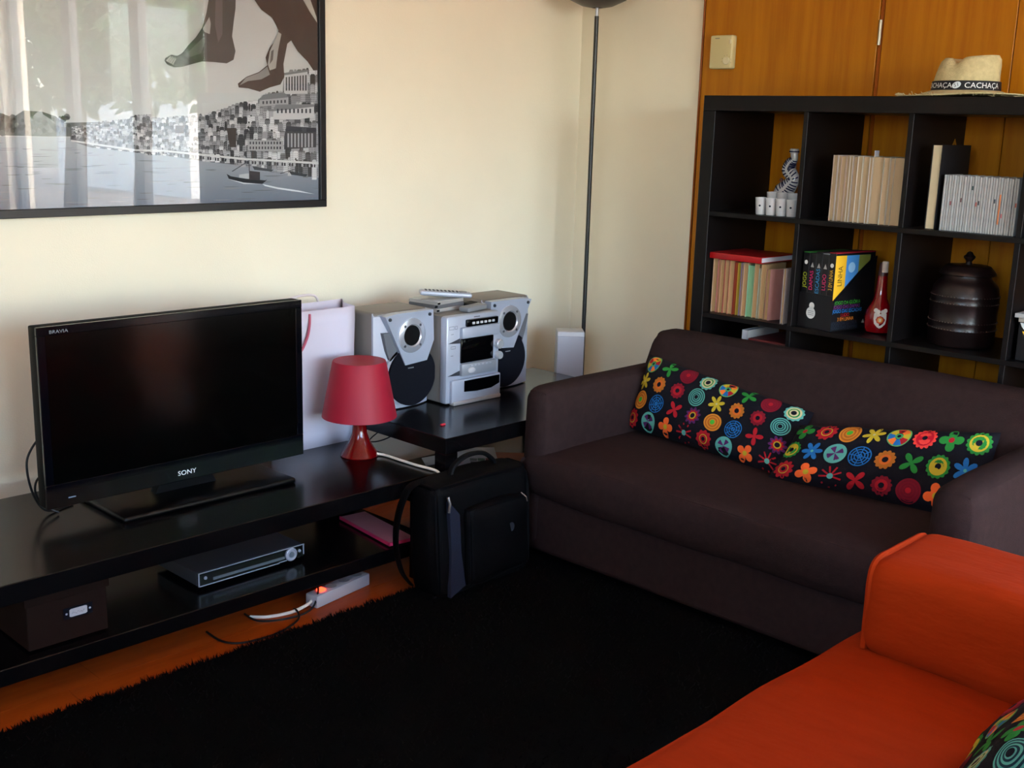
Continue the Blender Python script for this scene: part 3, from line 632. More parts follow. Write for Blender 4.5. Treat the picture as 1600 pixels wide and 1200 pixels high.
bt = onz(692, 664, .4505); MB().box(bt.x-.009, bt.x+.009, bt.y-.004, bt.y+.004, .4502, .455, .0015, 2).build('red_clip', mat('red_clip', (200, 30, 50), .5), None, 35, bt); tag(bpy.data.objects['red_clip'], 'tiny red plastic clip lying on the black table in front of the stereo', 'clip')
# ------------------------------------------------------------------ corner: floor lamp and white box
fx, fy = .2, .662
flp = thing('floor_lamp', 'tall thin black floor lamp with a shallow bowl, standing in the room corner', 'lamp', (fx, fy, 0))
PBK = mat('black_pole', (24, 23, 23), .35, .5)
MB().lathe([(.13, 0), (.13, .012), (.11, .02), (.015, .03), (.0, .03)], (fx, fy, 0), 32).build('lamp_foot', PBK, flp)
MB().lathe([(.0085, .03), (.0085, 1.79)], (fx, fy, 0), 14).build('pole', PBK, flp)
MB().lathe([(.006, 1.788), (.006, 1.823)], (fx, fy, 0), 12).build('collar', SILV, flp)
MB().lathe([(.02, 1.82), (.06, 1.827), (.11, 1.85), (.145, 1.885), (.148, 1.885), (.143, 1.888), (.108, 1.855), (.058, 1.832), (.0, 1.828)], (fx, fy, 0), 40, cap=False).build('bowl_shade', mat('bowl_brown', (46, 34, 30), .4, .5), flp)
wb_ = thing('white_speaker', 'slim white upright box speaker between the sofa arm and the lamp pole', 'speaker', (.06, .60, .0))
WM = Matrix.Translation((.06, .612, 0)) @ Matrix.Rotation(-PI/4+.03, 4, 'Z')
m = MB(WM); m.box(-.054, .054, -.045, .05, 0, .588, .005, 2); m.build('cabinet', WHITEPL, wb_)
m = MB(WM); m.box(-.052, .052, -.050, -.044, .35, .570, .001, 1); m.build('front_cover', mat('white_cover', (168, 168, 176), .6), wb_)

# ------------------------------------------------------------------ laptop bag
LB = Matrix.Translation((-1.028, .012, .014)) @ Matrix.Rotation(.03, 4, 'Z')
NYL = mat('black_nylon', (3, 3, 4), .6, .08, var=.2, vscale=20, bump=.3, bscale=500); NYL2 = mat('grey_nylon', (30, 34, 48), .45, .3, bump=.2, bscale=300)
lb = thing('laptop_bag', 'black nylon laptop bag with top handle, standing on the floor against the table leg', 'bag', (-1.028, .03, .0))
def lean(p): return Vector((p.x, p.y+.10*max(0, p.z-.05)*.6, p.z-.045*max(0, p.x)*(p.z/.33)))
m = MB(LB); m.soft(-.195, .200, -.045, .065, .004, .345, .03, .03, .008, 8, 3, .012, lean); m.build('bag_body', NYL, lb)
m = MB(LB); m.soft(-.088, .178, -.075, -.035, .03, .262, .02, .03, .006, 8, 5, .006, lean); m.build('front_pocket', NYL, lb)
m = MB(LB); m.prism([(-.162, .012), (-.10, .035), (-.115, .14), (-.118, .255), (-.158, .30), (-.155, .15)], (0, -.0660, 0), (1, 0, 0), (0, .055, 1), (0, 1, 0), .014); m.build('side_panel', NYL2, lb, 0)
m = MB(LB); m.flat_tube([(-.09, .02, .345), (-.075, .022, .375), (-.02, .022, .398), (.05, .022, .392), (.095, .022, .36), (.10, .022, .335)], .011, .007, (0, 1, 0)); m.build('handle', MATBLK, lb)
m = MB(LB); m.flat_tube([(-.17, .05, .345), (-.215, .06, .33), (-.245, .07, .26), (-.252, .075, .17), (-.235, .07, .08), (-.205, .06, .03)], .018, .004, (0, 1, 0)); m.build('shoulder_strap', NYL, lb)
m = MB(LB); m.tube([(-.165, -.050, .318), (-.163, -.056, .298), (-.165, -.054, .272)], .0045, 8); m.build('zip_pull', mat('zip_metal', (130, 125, 120), .35, metal=.8), lb)
m = MB(LB); m.tube([(.150, -.048, .262), (.160, -.062, .248), (.164, -.062, .234)], .0022, 6); m.build('zip_pull', _M['zip_metal'], lb)
m = MB(LB); m.prism([(.014*math.cos(i*PI/8), .014*math.sin(i*PI/8)) for i in range(16)], (.08, -.076, .175), (1, 0, 0), (0, .06, 1), (0, 1, 0), .006); m.build('badge', mat('bag_badge', (40, 42, 48), .4), lb, 0)

# ------------------------------------------------------------------ things on the bench shelf
bxM = mat('brown_card', (28, 14, 9), .8, .1, var=.15, vscale=10)
sb = thing('storage_box', 'brown cardboard storage box with lid and label holder on the bench shelf', 'box', (-2.2, .26, .14))
MB().box(-2.312, -2.116, .180, .40, .1405, .252, .002, 1).build('box_body', bxM, sb)
MB().box(-2.318, -2.110, .174, .406, .252, .281, .003, 2).build('lid', bxM, sb)
hd = MB(); c0 = (-2.19, .1795, .208); hd.prism([(-.036, -.013), (.036, -.013), (.036, .015), (-.036, .015)], c0, (1, 0, 0), (0, 0, 1), (0, -1, 0), .002); hdo = hd.build('label_holder', mat('dark_metal', (26, 27, 36), .35, metal=.6), sb, 0)
cl = MB(); cl.prism([(-.022, -.008), (-.018, -.010), (.018, -.010), (.022, -.008), (.022, .008), (.018, .010), (-.018, .010), (-.022, .008)], (c0[0], c0[1]-.002, c0[2]+.001), (1, 0, 0), (0, 0, 1), (0, -1, 0), .0008); cl.build('label_card', WHITEPL, hdo, 0)
for sx in (-.029, .029): MB(Matrix.Translation((c0[0]+sx, c0[1]-.002, c0[2]+.001)) @ Matrix.Rotation(PI/2, 4, 'X')).lathe([(.003, 0), (.0025, .0015), (.0, .002)], (0, 0, 0), 8).build('rivet', SILV, hdo)
pr = Print(plane_map((c0[0], c0[1]-.0029, c0[2]+.001), (1, 0, 0), (0, 0, 1), (0, -1, 0)))
for k in range(7): pr.line((-.016+.0045*k, -.002+.002*(k % 2)), (-.0125+.0045*k, .002-.003*(k % 3)), .0009, (90, 90, 100))
pr.build('handwriting', PRN(), hdo, 0)
dv = thing('dvd_player', 'slim silver-fronted disc player with round knob on the bench shelf', 'disc player', (-1.665, .35, .14))
dx0, dx1, dyf, dz0 = -1.832, -1.492, .245, .1485
MB().box(dx0, dx1, dyf, dyf+.215, dz0, dz0+.038, .002, 1).build('casing', mat('dvd_grey', (66, 68, 74), .35, .5, metal=.4), dv)
for x in (dx0+.03, dx1-.03):
    for y in (dyf+.03, dyf+.185): MB().lathe([(.012, 0), (.012, dz0-.14), (.0, dz0-.14)], (x, y, .1402), 14).build('foot', MATBLK, dv)
face = MB().box(dx0, dx1, dyf-.006, dyf, dz0, dz0+.038, .001, 1).build('front_panel', GLOSSBLK, dv)
tr = MB(); tw = .0022
for (a, b) in (((dx0, dz0), (dx0+.245, dz0)), ((dx0+.245, dz0), (dx0+.255, dz0+.008)), ((dx0+.255, dz0+.002), (dx1-.06, dz0+.002)), ((dx0, dz0+.0365), (dx1, dz0+.0365))):
    tr.box(min(a[0], b[0]), max(a[0], b[0])+.001, dyf-.0085, dyf-.005, min(a[1], b[1]), min(a[1], b[1])+tw)
tr.box(dx0, dx0+.003, dyf-.0085, dyf-.005, dz0, dz0+.038); tr.box(dx1-.003, dx1, dyf-.0085, dyf-.005, dz0+.008, dz0+.038)
tr.build('silver_trim', SILV, dv, 0)
MB().box(dx0+.045, dx1-.065, dyf-.008, dyf-.005, dz0+.009, dz0+.017, .001, 1).build('tray_bar', mat('steel_blue', (120, 130, 142), .3, metal=.6), dv)
def fdisc(prof, x, z, yy, n=24): return MB(Matrix.Translation((x, yy, z)) @ Matrix.Rotation(PI/2, 4, 'X')).lathe(prof, (0, 0, 0), n)
kn = fdisc([(.019, 0), (.019, .006), (.016, .008), (.014, .0065), (.0, .0065)], dx1-.045, dz0+.018, dyf-.005).build('knob', SILV, dv)
fdisc([(.009, .006), (.008, .009), (.0, .0095)], dx1-.045, dz0+.018, dyf-.005).build('knob_cap', mat('steel_blue', (0, 0, 0)), kn)
for x in (dx0+.022, dx1-.015): fdisc([(.005, 0), (.004, .004), (.0, .005)], x, dz0+.021, dyf-.005, 14).build('button', SILV, dv)
# pink folder on the shelf
M = Matrix.Translation((-1.17, .315, .1403)) @ Matrix.Rotation(-.12, 4, 'Z')
pf = thing('pink_folder', 'pink plastic folder lying on the bench shelf behind the laptop bag', 'folder', (-1.17, .315, .14))
m = MB(M); m.box(-.055, .04, -.17, .12, 0, .004); m.box(-.055, -.052, -.17, .12, .004, .010); m.box(-.055, .04, -.17, -.167, .004, .010); m.build('folder_shell', mat('pink_plastic', (196, 48, 92), .35, .5), pf, 0)
m = MB(M); m.box(-.05, .037, -.165, .118, .004, .0085); m.build('sheet_block', mat('folder_sheet', (190, 120, 130), .6), pf, 0)
# power strip and cords on the floor under the bench
ps = thing('power_strip', 'white power strip with a glowing red switch on the floor under the bench', 'power strip', (-1.37, .23, 0))
A = Vector((-1.486, .190, 0)); B = Vector((-1.262, .228, 0)); dU = (B-A).normalized(); Lps = (B-A).length
PM = Matrix(((dU.x, -dU.y, 0, A.x), (dU.y, dU.x, 0, A.y), (0, 0, 1, 0), (0, 0, 0, 1)))
m = MB(PM); m.box(0, Lps, -.004, .042, .0005, .038, .004, 2); m.build('strip_body', WHITEPL, ps)
for i in range(3):
    m = MB(PM); m.lathe([(.017, .0375), (.017, .0390), (.015, .0392), (.014, .0385), (.0, .0385)], (.082+i*.055, .019, 0), 20); m.build('socket', mat('socket_grey', (150, 150, 150), .5), ps)
m = MB(PM); m.box(.030, .052,   .008, .030, .0375, .045, .003, 2); m.build('switch', mat('red_switch_light', (220, 20, 10), .3, .5, emit=(1, .03, .01, 2.5)), ps)
m = MB(PM); m.tube([(.004, .02, .02), (-.02, .018, .014), (-.07, .03, .006), (-.13, .06, .005), (-.16, .10, .005)], .0048, 8, 5); m.build('mains_lead', mat('white_cable', (0, 0, 0)), ps)
pc = onz(500, 935, .04)
c2 = thing('black_cable', 'black cable curling over the floor from the power strip', 'cable', (-1.6, .2, 0))
MB().tube([(-1.45, .23, .05), (-1.468, .205, .04), (-1.50, .185, .012), (-1.55, .178, .004), (-1.62, .195, .004), (-1.66, .23, .004), (-1.66, .29, .004)], .003, 8, 6).build('cable_strand', RUBBER, c2)
MB().tube([(-1.545, .215, .010), (-1.55, .19, .010), (-1.575, .155, .004), (-1.66, .125, .0035), (-1.76, .135, .0035), (-1.80, .18, .0035), (-1.80, .26, .0035)], .003, 8, 6).build('cable_strand', RUBBER, c2)
# things on the table's lower shelf, cables behind
mg = thing('magazine', 'white printed leaflet lying on the lower shelf of the black table', 'magazine', (-.55, .45, .2))
p0, p1, p2 = Vector((-.528, .615, 0)), Vector((-.430, .532, 0)), Vector((-.606, .290, 0))
u_ = (p1-p0).normalized(); v_ = Vector((-u_.y, u_.x, 0)); v_ = v_ if v_.dot(p2-p1) > 0 else -v_
MM = Matrix(((u_.x, v_.x, 0, p0.x-u_.x*.07), (u_.y, v_.y, 0, p0.y-u_.y*.07), (0, 0, 1, .2085), (0, 0, 0, 1)))
m = MB(MM); m.box(0, .198, 0, .28, 0, .004, .0008, 1); m.build('leaflet_sheets', mat('white_leaflet', (216, 216, 226), .5, .4), mg)
pr = Print(lambda x, y, l: MM @ Vector((x, y, .004+l)))
for k in range(5): pr.line((.02, .02+.012*k), (.15, .02+.012*k), .003, (150, 155, 170))
for k, c in enumerate([(120, 130, 130), (60, 110, 80), (150, 60, 60), (90, 90, 100), (170, 170, 160), (70, 60, 50)]): pr.poly([(.10+.028*(k % 3), .14+.04*(k//3)), (.126+.028*(k % 3), .145+.04*(k//3)), (.122+.028*(k % 3), .176+.04*(k//3)), (.098+.028*(k % 3), .172+.04*(k//3))], c)
pr.build('printed_picture', PRN(), mg, 0)
ev = thing('orange_envelope', 'orange-brown paper envelope lying under the white leaflet on the table shelf', 'envelope', (-.52, .34, .2))
m = MB(Matrix.Translation((-.475, .36, .2005)) @ Matrix.Rotation(.75, 4, 'Z')); m.box(-.12, .12, -.10, .11, 0, .003, .001, 1); m.build('envelope_body', mat('manila', (200, 92, 26), .6), ev)
m = MB(Matrix.Translation((-.475, .36, .2005)) @ Matrix.Rotation(.75, 4, 'Z')); m.prism([(-.12, -.10), (.12, -.10), (0, -.02)], (0, 0, .003), (1, 0, 0), (0, 1, 0), (0, 0, 1), .0008); m.build('flap', _M['manila'], ev, 0)
pk = thing('paper_scrap', 'small folded white paper lying on the table shelf beside the leg', 'paper', (-.69, .6, .2))
MB().prism([(-.75, .55), (-.65, .53), (-.63, .62), (-.70, .63)], (0, 0, .2003), (1, 0, 0), (0, 1, 0), (0, 0, 1), .0012).build('sheet', WHITEPL, pk, 0)
MB().prism([(-.75, .55), (-.69, .538), (-.70, .60)], (0, 0, .2016), (1, 0, 0), (0, 1, 0), (0, 0, 1), .0012).build('folded_corner', WHITEPL, pk, 0)
sc_ = thing('speaker_wires', 'thin black wires hanging down behind the black table', 'wires', (-.85, .70, 0))
MB().tube([(-.93, .665, .60), (-.94, .70, .45), (-.93, .72, .34), (-.86, .735, .27), (-.76, .74, .265), (-.66, .74, .31), (-.62, .70, .40), (-.63, .665, .55)], .0025, 6, 8).build('wire', RUBBER, sc_)
MB().tube([(-.90, .675, .55), (-.90, .70, .40), (-.93, .73, .25), (-.97, .74, .1), (-.98, .74, .003)], .0025, 6, 8).build('wire', RUBBER, sc_)
MB().tube([(-.50, .675, .55), (-.55, .71, .40), (-.66, .74, .30), (-.80, .75, .29), (-.88, .76, .20), (-.88, .76, .003)], .0025, 6, 8).build('wire', RUBBER, sc_)

# ------------------------------------------------------------------ thermostat on the panelling
th = thing('thermostat', 'small white thermostat box fixed to the wood panelling above the bookcase', 'thermostat', (WX-.03, .18, 1.6))
a, b = .232, .135; xf = WX-.018
MB().box(xf-.03, xf+.001, b, a, 1.597, 1.716, .006, 3).build('housing', mat('ivory_plastic', (196, 180, 130), .5), th)
MB(Matrix.Translation((xf-.030, .155, 1.625)) @ Matrix.Rotation(-PI/2, 4, 'Y')).lathe([(.014, 0), (.014, .004), (.012, .006), (.0, .006)], (0, 0, 0), 20).build('dial', mat('ivory_dark', (200, 188, 150), .5), th)
MB().box(xf-.034, xf-.029, .139, .147, 1.685, 1.70, .001, 1).build('switch', _M['ivory_dark'], th)
pr = Print(plane_map((xf-.0303, .18, 1.66), (0, -1, 0), (0, 0, 1), (-1, 0, 0)))
pr.line((-.03, .045), (-.01, .045), .003, (120, 110, 90))
for k in range(7): an = math.radians(-20+35*k); pr.line((.025+.018*math.cos(an), -.035+.018*math.sin(an)), (.025+.022*math.cos(an), -.035+.022*math.sin(an)), .0012, (120, 110, 90))
pr.build('printed_scale', PRN(), th, 0)

# ------------------------------------------------------------------ straw hat
HX, HY, HZ = .195, -.815, 1.4902
hat = thing('straw_hat', 'pale straw hat with a black lettered band lying on top of the bookcase', 'hat', (HX, HY, HZ))
STR = mat('straw', (190, 176, 132), .85, .2, var=.12, vscale=70, bump=.6, bscale=260)
RX, RY = .085, .097
n_ = 56; m = MB(); prof = [(1.03, .018), (1.0, .03), (.985, .05), (.96, .07), (.93, .095), (.89, .113), (.80, .125), (.62, .126), (.40, .112), (.2, .10), (0.02, .098)]
vs_ = []; fs = []
for k, (r_, z_) in enumerate(prof):
    for i in range(n_):
        a = 2*PI*i/n_; x, y = r_*math.cos(a), r_*math.sin(a)
        lx = x*RX; ly = y*RY; z = z_
        if z_ > .06:
            w_ = (z_-.06)/.066
            z += w_*(-.008+.010*max(0, -y)); ly -= .010*w_     # crown leans back
            d = math.exp(-((y-.20)/.15)**2)*min(1, r_*1.6); z -= .020*w_*d*(1-.4*(x > .2))   # pinch across the front
            if abs(x) > .4 and -.2 < y < .6: lx *= 1-.16*w_*math.exp(-((y-.15)/.3)**2)
        vs_.append((HX+lx, HY+ly, HZ+z))
for k in range(len(prof)-1):
    for i in range(n_): j = (i+1) % n_; fs.append((k*n_+i, k*n_+j, (k+1)*n_+j, (k+1)*n_+i))
m.add(vs_, fs); m.build('crown', STR, hat, 60)
br = MB(); vs_ = []; fs = []; rr = [(1.0, .024), (1.2, .018), (1.55, .007), (1.9, .004), (2.02, .006), (2.02, .003), (1.9, .001), (1.55, .003), (1.2, .013), (1.0, .018)]
for r_, z_ in rr:
    for i in range(n_):
        a = 2*PI*i/n_; k = 1+.03*math.sin(a*9)*(r_ > 1.8); e = .004*math.sin(2*a+.6)*(r_ > 1.5)
        vs_.append((HX+RX*r_*k*math.cos(a), HY+RY*r_*k*math.sin(a), HZ+max(.0003, z_+max(0, e)+(.006*max(0, -math.sin(a)) if r_ > 1.7 else 0))))
for k in range(len(rr)-1):
    for i in range(n_): j = (i+1) % n_; fs.append((k*n_+i, k*n_+j, (k+1)*n_+j, (k+1)*n_+i))
br.add(vs_, fs); br.build('brim', STR, hat, 60)
fr = MB(); rnd = random.Random(5)
for i in range(150):
    a = rnd.uniform(0, 2*PI); r0 = 1.97; r1 = 2.02+rnd.uniform(0, .14); p = Vector((HX+RX*r0*math.cos(a), HY+RY*r0*math.sin(a), HZ+.006)); q = Vector((HX+RX*r1*math.cos(a+.02), HY+RY*r1*math.sin(a+.02), HZ+rnd.uniform(.002, .016)))
    fr.tube([p, q], .0008, 4)
fr.build('fringe', STR, hat, 0)
bd = MB(); bd.lathe([(1.05, .020), (1.05, .022), (1.03, .049), (.99, .050)], (HX, HY, HZ), n_, RX, RY, cap=False); bdo = bd.build('hat_band', mat('black_band', (18, 20, 26), .6, .3), hat, 60)
def bandmap(u, v, l):
    ang = PI+u/.092; k = 1.05-.020*(v+.0135)/.027+.004+l*8
    return Vector((HX+RX*k*math.cos(ang), HY+RY*k*math.sin(ang), HZ+.0355+v))
pr = Print(bandmap)
pr.text('CACHAÇA', (-.055, 0), .021, (226, 228, 228), .0004); pr.polar((.008, .001), lambda t: .0125/math.sqrt(math.cos(t-.5)**2+1.9*math.sin(t-.5)**2), (205, 215, 222), .0004, 24, 1); pr.text('51', (.008, .001), .015, (40, 50, 60), .0009, .3)
pr.text('CACHAÇA', (.082, 0), .022, (226, 228, 228), .0004); pr.build('band_lettering', PRN(), bdo, 0)
# ------------------------------------------------------------------ books
COVER = {}
def cover(c):
    c = tuple(int(x*.8) for x in c); k = 'cover_%d_%d_%d' % c
    return mat(k, c, .55, .4)
def book(y1, th, h, d, z, xf, c, label, group, pg=PAGES, lean=0, name='book', cat='book'):
    """upright book, page edges to the room; y1 = its left face, leaning towards -y"""
    t = thing(name, label, cat, (xf+d/2, y1-th/2, z), group); cv = .0014
    M = Matrix.Translation((xf, y1-th/2, z)) @ Matrix.Rotation(lean, 4, 'X')
    m = MB(M); m.box(0, d, th/2-cv, th/2, 0, h); m.box(0, d, -th/2, -th/2+cv, 0, h); m.box(d-cv, d, -th/2, th/2, 0, h); m.build('cover', cover(c), t, 0)
    m = MB(M); m.box(.004, d-cv, -th/2+cv, th/2-cv, .0015, h-.0015); m.build('pages', pg, t, 0); return t
rnd = random.Random(11)
# upper middle cell
z = ZR[0]; y = onx(1294, 341, .03).y; yend = onx(1409, 350, .03).y
ws = [.015, .011, .017, .011, .011, .015, .017, .0205, .011, .0336, .0205, .013, .041]; k = (y-yend)/sum(ws)
pal = [(196, 170, 150), (214, 206, 196), (188, 160, 140), (205, 180, 160), (224, 214, 196), (170, 150, 140), (236, 226, 205), (190, 176, 150), (230, 222, 210), (200, 186, 160), (205, 200, 180), (190, 170, 150), (205, 190, 165)]
PG2 = mat('book_pages_pale', (172, 148, 116), .85, .2, var=.08, vscale=60, stretch=(1, 8, .15))
for i, w in enumerate(ws):
    bk = book(y-.0001, w*k-.0004, .206-.001*(i % 3), .13, z, .03+.002*(i % 2), pal[i], 'cream paperback with page edges outward in the top row, between bottle cell and booklet cell' if i != 8 else 'cream paperback with a white bookmark sticking up, in the top row', 'paperbacks in the top row' if i != 8 else None, PG2)
    if i == 8: MB().box(.05, .075, y-w*k*.6, y-w*k*.6+.003, z+.19, z+.224).build('bookmark', WHITEPL, bk, 0)
    y -= w*k
# lower first cell
z = ZR[1]; y = onx(1110, 483, .04).y
spec = [(.020, .188, (214, 176, 140), None), (.011, .187, (205, 110, 110), None), (.016, .186, (206, 160, 110), None), (.021, .187, (170, 60, 60), None), (.020, .187, (214, 150, 110), None), (.013, .184, (150, 40, 30), 'r'), (.013, .183, (190, 150, 40), 'y'),
        (.010, .184, (120, 110, 150), None), (.019, .186, (216, 176, 130), None), (.025, .178, (150, 205, 165), 'g'), (.018, .186, (200, 160, 110), None), (.009, .172, (180, 200, 180), None), (.018, .186, (210, 170, 120), None)]
for (w, h, c, s_) in spec:
    pgm = PAGES; lab = 'tan-paged paperback standing under the flat red book'
    grp = 'paperbacks under the red book'
    if s_ == 'g': pgm = mat('mint_pages', (120, 160, 120), .8, .2); lab = 'mint green book standing under the flat red book'; grp = None
    if s_ == 'r': pgm = mat('rusty_pages', (150, 70, 40), .8, .2); lab = 'rust red book standing among the tan ones under the flat red book'; grp = None
    if s_ == 'y': pgm = mat('olive_pages', (150, 130, 50), .8, .2); lab = 'thin olive yellow book standing next to the rust red one'; grp = None
    book(y-.0001, w-.0004, h, .125, z, .04, c, lab, grp, pgm); y -= w
# a pink book showing its cover a little
t = thing('pink_book', 'pink book turned to show its cover, ending the row of paperbacks', 'book', (.11, y-.03, z))
M = Matrix.Translation((.042, y-.004, z)) @ Matrix.Rotation(-.32, 4, 'Z')
m = MB(M); m.box(0, .12, -.017, -.015, 0, .172); m.box(0, .12, -.001, .001, 0, .172); m.box(.118, .12, -.017, .001, 0, .172); m.build('cover', cover((206, 142, 130)), t, 0)
m = MB(M); m.box(.001, .118, -.015, -.001, .001, .171); m.build('pages', PAGES, t, 0)
yy = onx(1222, 502, .02).y
t = book(yy+.004, .010, .185, .13, z, .012, (200, 180, 170), 'thin white-covered book standing beside the pink one', None, PAGES)
# flat red book on top
rb = thing('red_book', 'bright red hardback lying flat on the row of tan paperbacks', 'book', (.12, -.18, z+.189))
a = onx(1103, 397, .022); b_ = onx(1190, 409, .022)
zc = z+.1895; ya, yb2 = min(a.y, -.0515), b_.y
m = MB(); m.box(.022, .235, yb2, ya, zc, zc+.0022); m.box(.022, .235, yb2, ya, zc+.0185, zc+.021); m.box(.020, .024, yb2, ya, zc, zc+.021, .0015, 2); m.build('cover', mat('red_cover', (160, 6, 14), .4, .5), rb)
m = MB(); m.box(.024, .231, yb2+.004, ya-.004, zc+.0022, zc+.0185); m.build('pages', mat('white_pages', (225, 225, 230), .8), rb, 0)

# ------------------------------------------------------------------ ceramics in the first cell
CER = mat('white_ceramic', (184, 182, 182), .2, .5, coat=.3); NAVY = mat('navy_glaze', (24, 28, 62), .25, .5)
z = ZR[0]
pA, pB = onx(1174, 333, .025), onx(1238, 341, .025); stp = (pB.y-pA.y)/4
for row in range(2):
    for i in range(4):
        cx = .05+row*.062; cy = pA.y+stp*(i+.5)-(.004*row)
        t = thing('ceramic_cup', ('small white ceramic cup with dark stripes in the front row of cups' if row == 0 else 'small white ceramic cup standing behind the front row of cups'), 'cup', (cx, cy, z), 'ceramic cups')
        hh = .056 if row == 0 else .073
        MB().lathe([(.0155, 0), (.0165, .004), (.0206, hh), (.0190, hh), (.0155, .006), (.0, .005)], (cx, cy, z+.0003), 24).build('cup_body', CER, t)
        if row == 0:
            pr = Print(lambda u, v, l, cx=cx, cy=cy, hh=hh: Vector((cx-(.0164+.0042*v/hh+.0004+l)*math.cos(u/.018), cy-(.0164+.0042*v/hh+.0004+l)*math.sin(u/.018), z+v)))
            for q in range(4): v0 = .008+.010*q; pr.poly([(-.0170, v0), (-.0130, v0), (-.0130, v0+.0101), (-.0170, v0+.0101)], (20, 24, 48))
            pr.polar((.006, .030), .0034, (20, 22, 40), .0004, 12, 1); pr.build('painted_marks', vmat('glaze_ink', .25), t, 0)
fg = thing('ceramic_bottle', 'twisting white ceramic bottle with navy stripes standing behind the cups', 'bottle', (.18, -.30, z))
def bp(px, py): return onx(px, py, .18)
path = [(1228, 327), (1224, 303), (1232, 292), (1240, 280), (1233, 266), (1236, 256), (1241, 249), (1241, 240)]
pts = [bp(*q) for q in path]; pts[0].z = z+.009; rads = [.034, .036, .029, .021, .025, .022, .013, .013]
sm = 8; P_ = []; R_ = []
for i in range(len(pts)-1):
    p0 = pts[max(i-1, 0)]; p1 = pts[i]; p2 = pts[i+1]; p3 = pts[min(i+2, len(pts)-1)]
    for q in range(sm):
        u = q/sm; P_.append(.5*((2*p1)+(p2-p0)*u+(2*p0-5*p1+4*p2-p3)*u*u+(3*p1-p0-3*p2+p3)*u**3)); R_.append(rads[i]+(rads[i+1]-rads[i])*(3*u*u-2*u**3))
P_.append(pts[-1]); R_.append(rads[-1])
MB().tube(P_, [(r_*.8, r_) for r_ in R_], 20, 0, (1, 0, 0)).build('bottle_body', CER, fg, 60)
st_ = MB(); 
for i in range(2, len(P_)-10, 2):
    d = (P_[i+1]-P_[i-1]).normalized(); nx = Vector((1, 0, 0)); b = d.cross(nx).normalized(); r_ = R_[i]
    for s_ in (-1, 1):
        a0, a1 = (PI+s_*.18, PI+s_*1.25); w = .0024; vs_ = []
        for q in range(7):
            a = a0+(a1-a0)*q/6; o = nx*math.cos(a)*r_*.8*1.02+b*math.sin(a)*r_*1.02
            sk_ = d*(.006*q/6)
            vs_ += [P_[i]+o-d*w+sk_, P_[i]+o+d*w+sk_]
        st_.add(vs_, [(2*q, 2*q+1, 2*q+3, 2*q+2) for q in range(6)])
st_.build('painted_stripes', NAVY, fg, 0)
top = pts[-1]; MB().lathe([(.0135, 0), (.016, .004), (.0165, .010), (.014, .016), (.0, .017)], top, 18).build('stopper', CER, fg)
MB().lathe([(.0168, .0045), (.0171, .009)], top, 18, cap=False).build('stopper_band', NAVY, fg)
hl = bp(1226, 281); 
MB(Matrix.Translation(hl+Vector((-.020, 0, 0))) @ Matrix.Rotation(-PI/2, 4, 'Y')).lathe([(.0075, 0), (.006, .004), (.0, .005)], (0, 0, 0), 14).build('brown_spot', mat('brown_glaze', (90, 50, 44), .3), fg)

# ------------------------------------------------------------------ third cell, top row
z = ZR[0]
p = onx(1444, 356, .03); t = book(p.y, .030, .248, .20, z, .03, (20, 20, 24), 'tall black album with white page edges standing beside the thin booklets', None, mat('ivory_pages', (186, 172, 140), .85, .2), .0)
y = onx(1466, 357, .03).y; yend = onx(1583, 366, .03).y; nB = 29; w = (y-yend)/nB; WB = mat('white_spine', (160, 160, 158), .6, .3, var=.05, vscale=40)
for i in range(nB):
    hh = .163-.0012*(i % 3)
    t = thing('booklet', 'thin white-spined booklet standing in the long row beside the black album' if i != 22 else 'thin white booklet with a long orange stripe on its spine, in the top row', 'booklet', (.09, y-w*(i+.5), z), 'thin booklets in the top row' if i != 22 else None)
    MB().box(.033+.0015*(i % 2), .15, y-w*(i+1)+.0009, y-w*i-.0004, z, z+hh, .0012, 1).build('cover', WB, t, 0)
    if i in (3, 7, 11, 13, 14, 20, 22, 23, 28):
        pr = Print(plane_map((.033+.0015*(i % 2), y-w*(i+.5), z), (0, -1, 0), (0, 0, 1), (-1, 0, 0)))
        c = [(120, 60, 60), (70, 30, 30), (40, 60, 60), (150, 80, 70), (30, 30, 34), (40, 50, 60), (190, 110, 60), (170, 90, 90), (150, 70, 50)][(3, 7, 11, 13, 14, 20, 22, 23, 28).index(i)]
        v0 = rnd.uniform(.03, .13) if i != 22 else .03; ln = .012 if i != 22 else .085; pr.poly([(-.0022, v0), (.0022, v0), (.0022, v0+ln), (-.0022, v0+ln)], c, .0004); pr.build('spine_mark', PRN(), t, 0)
# small gold paper ornament stuck on the divider
g0 = onx(1494, 223, .28); gd = thing('gold_ornament', 'tiny gold chevron ornament stuck to the bookcase divider above the black album', 'ornament', (g0.x, YC[2]-.001, g0.z))
GOLD = mat('gold_paper', (190, 140, 30), .4, metal=.5)
for s_ in (-1, 1): MB().prism([(0, .012), (s_*.016, -.010), (s_*.006, -.012), (0, .0)][::s_], (.30, YC[2], g0.z), (1, 0, 0), (0, 0, 1), (0, -1, 0), .0015).build('wing', GOLD, gd, 0)

# ------------------------------------------------------------------ game box set
z = ZR[1]
gA = Vector((.034, -.4035, z)); gB = Vector((.006, -.541, z)); eU = (gB-gA).normalized(); eV = Vector((-eU.y, eU.x, 0)); eV = eV if eV.x > 0 else -eV   # along the spines, into the shelf
GW, GH, GDp = (gB-gA).length, .243, .20
GMx = Matrix(((eU.x, eV.x, 0, gA.x), (eU.y, eV.y, 0, gA.y), (0, 0, 1, z), (0, 0, 0, 1)))
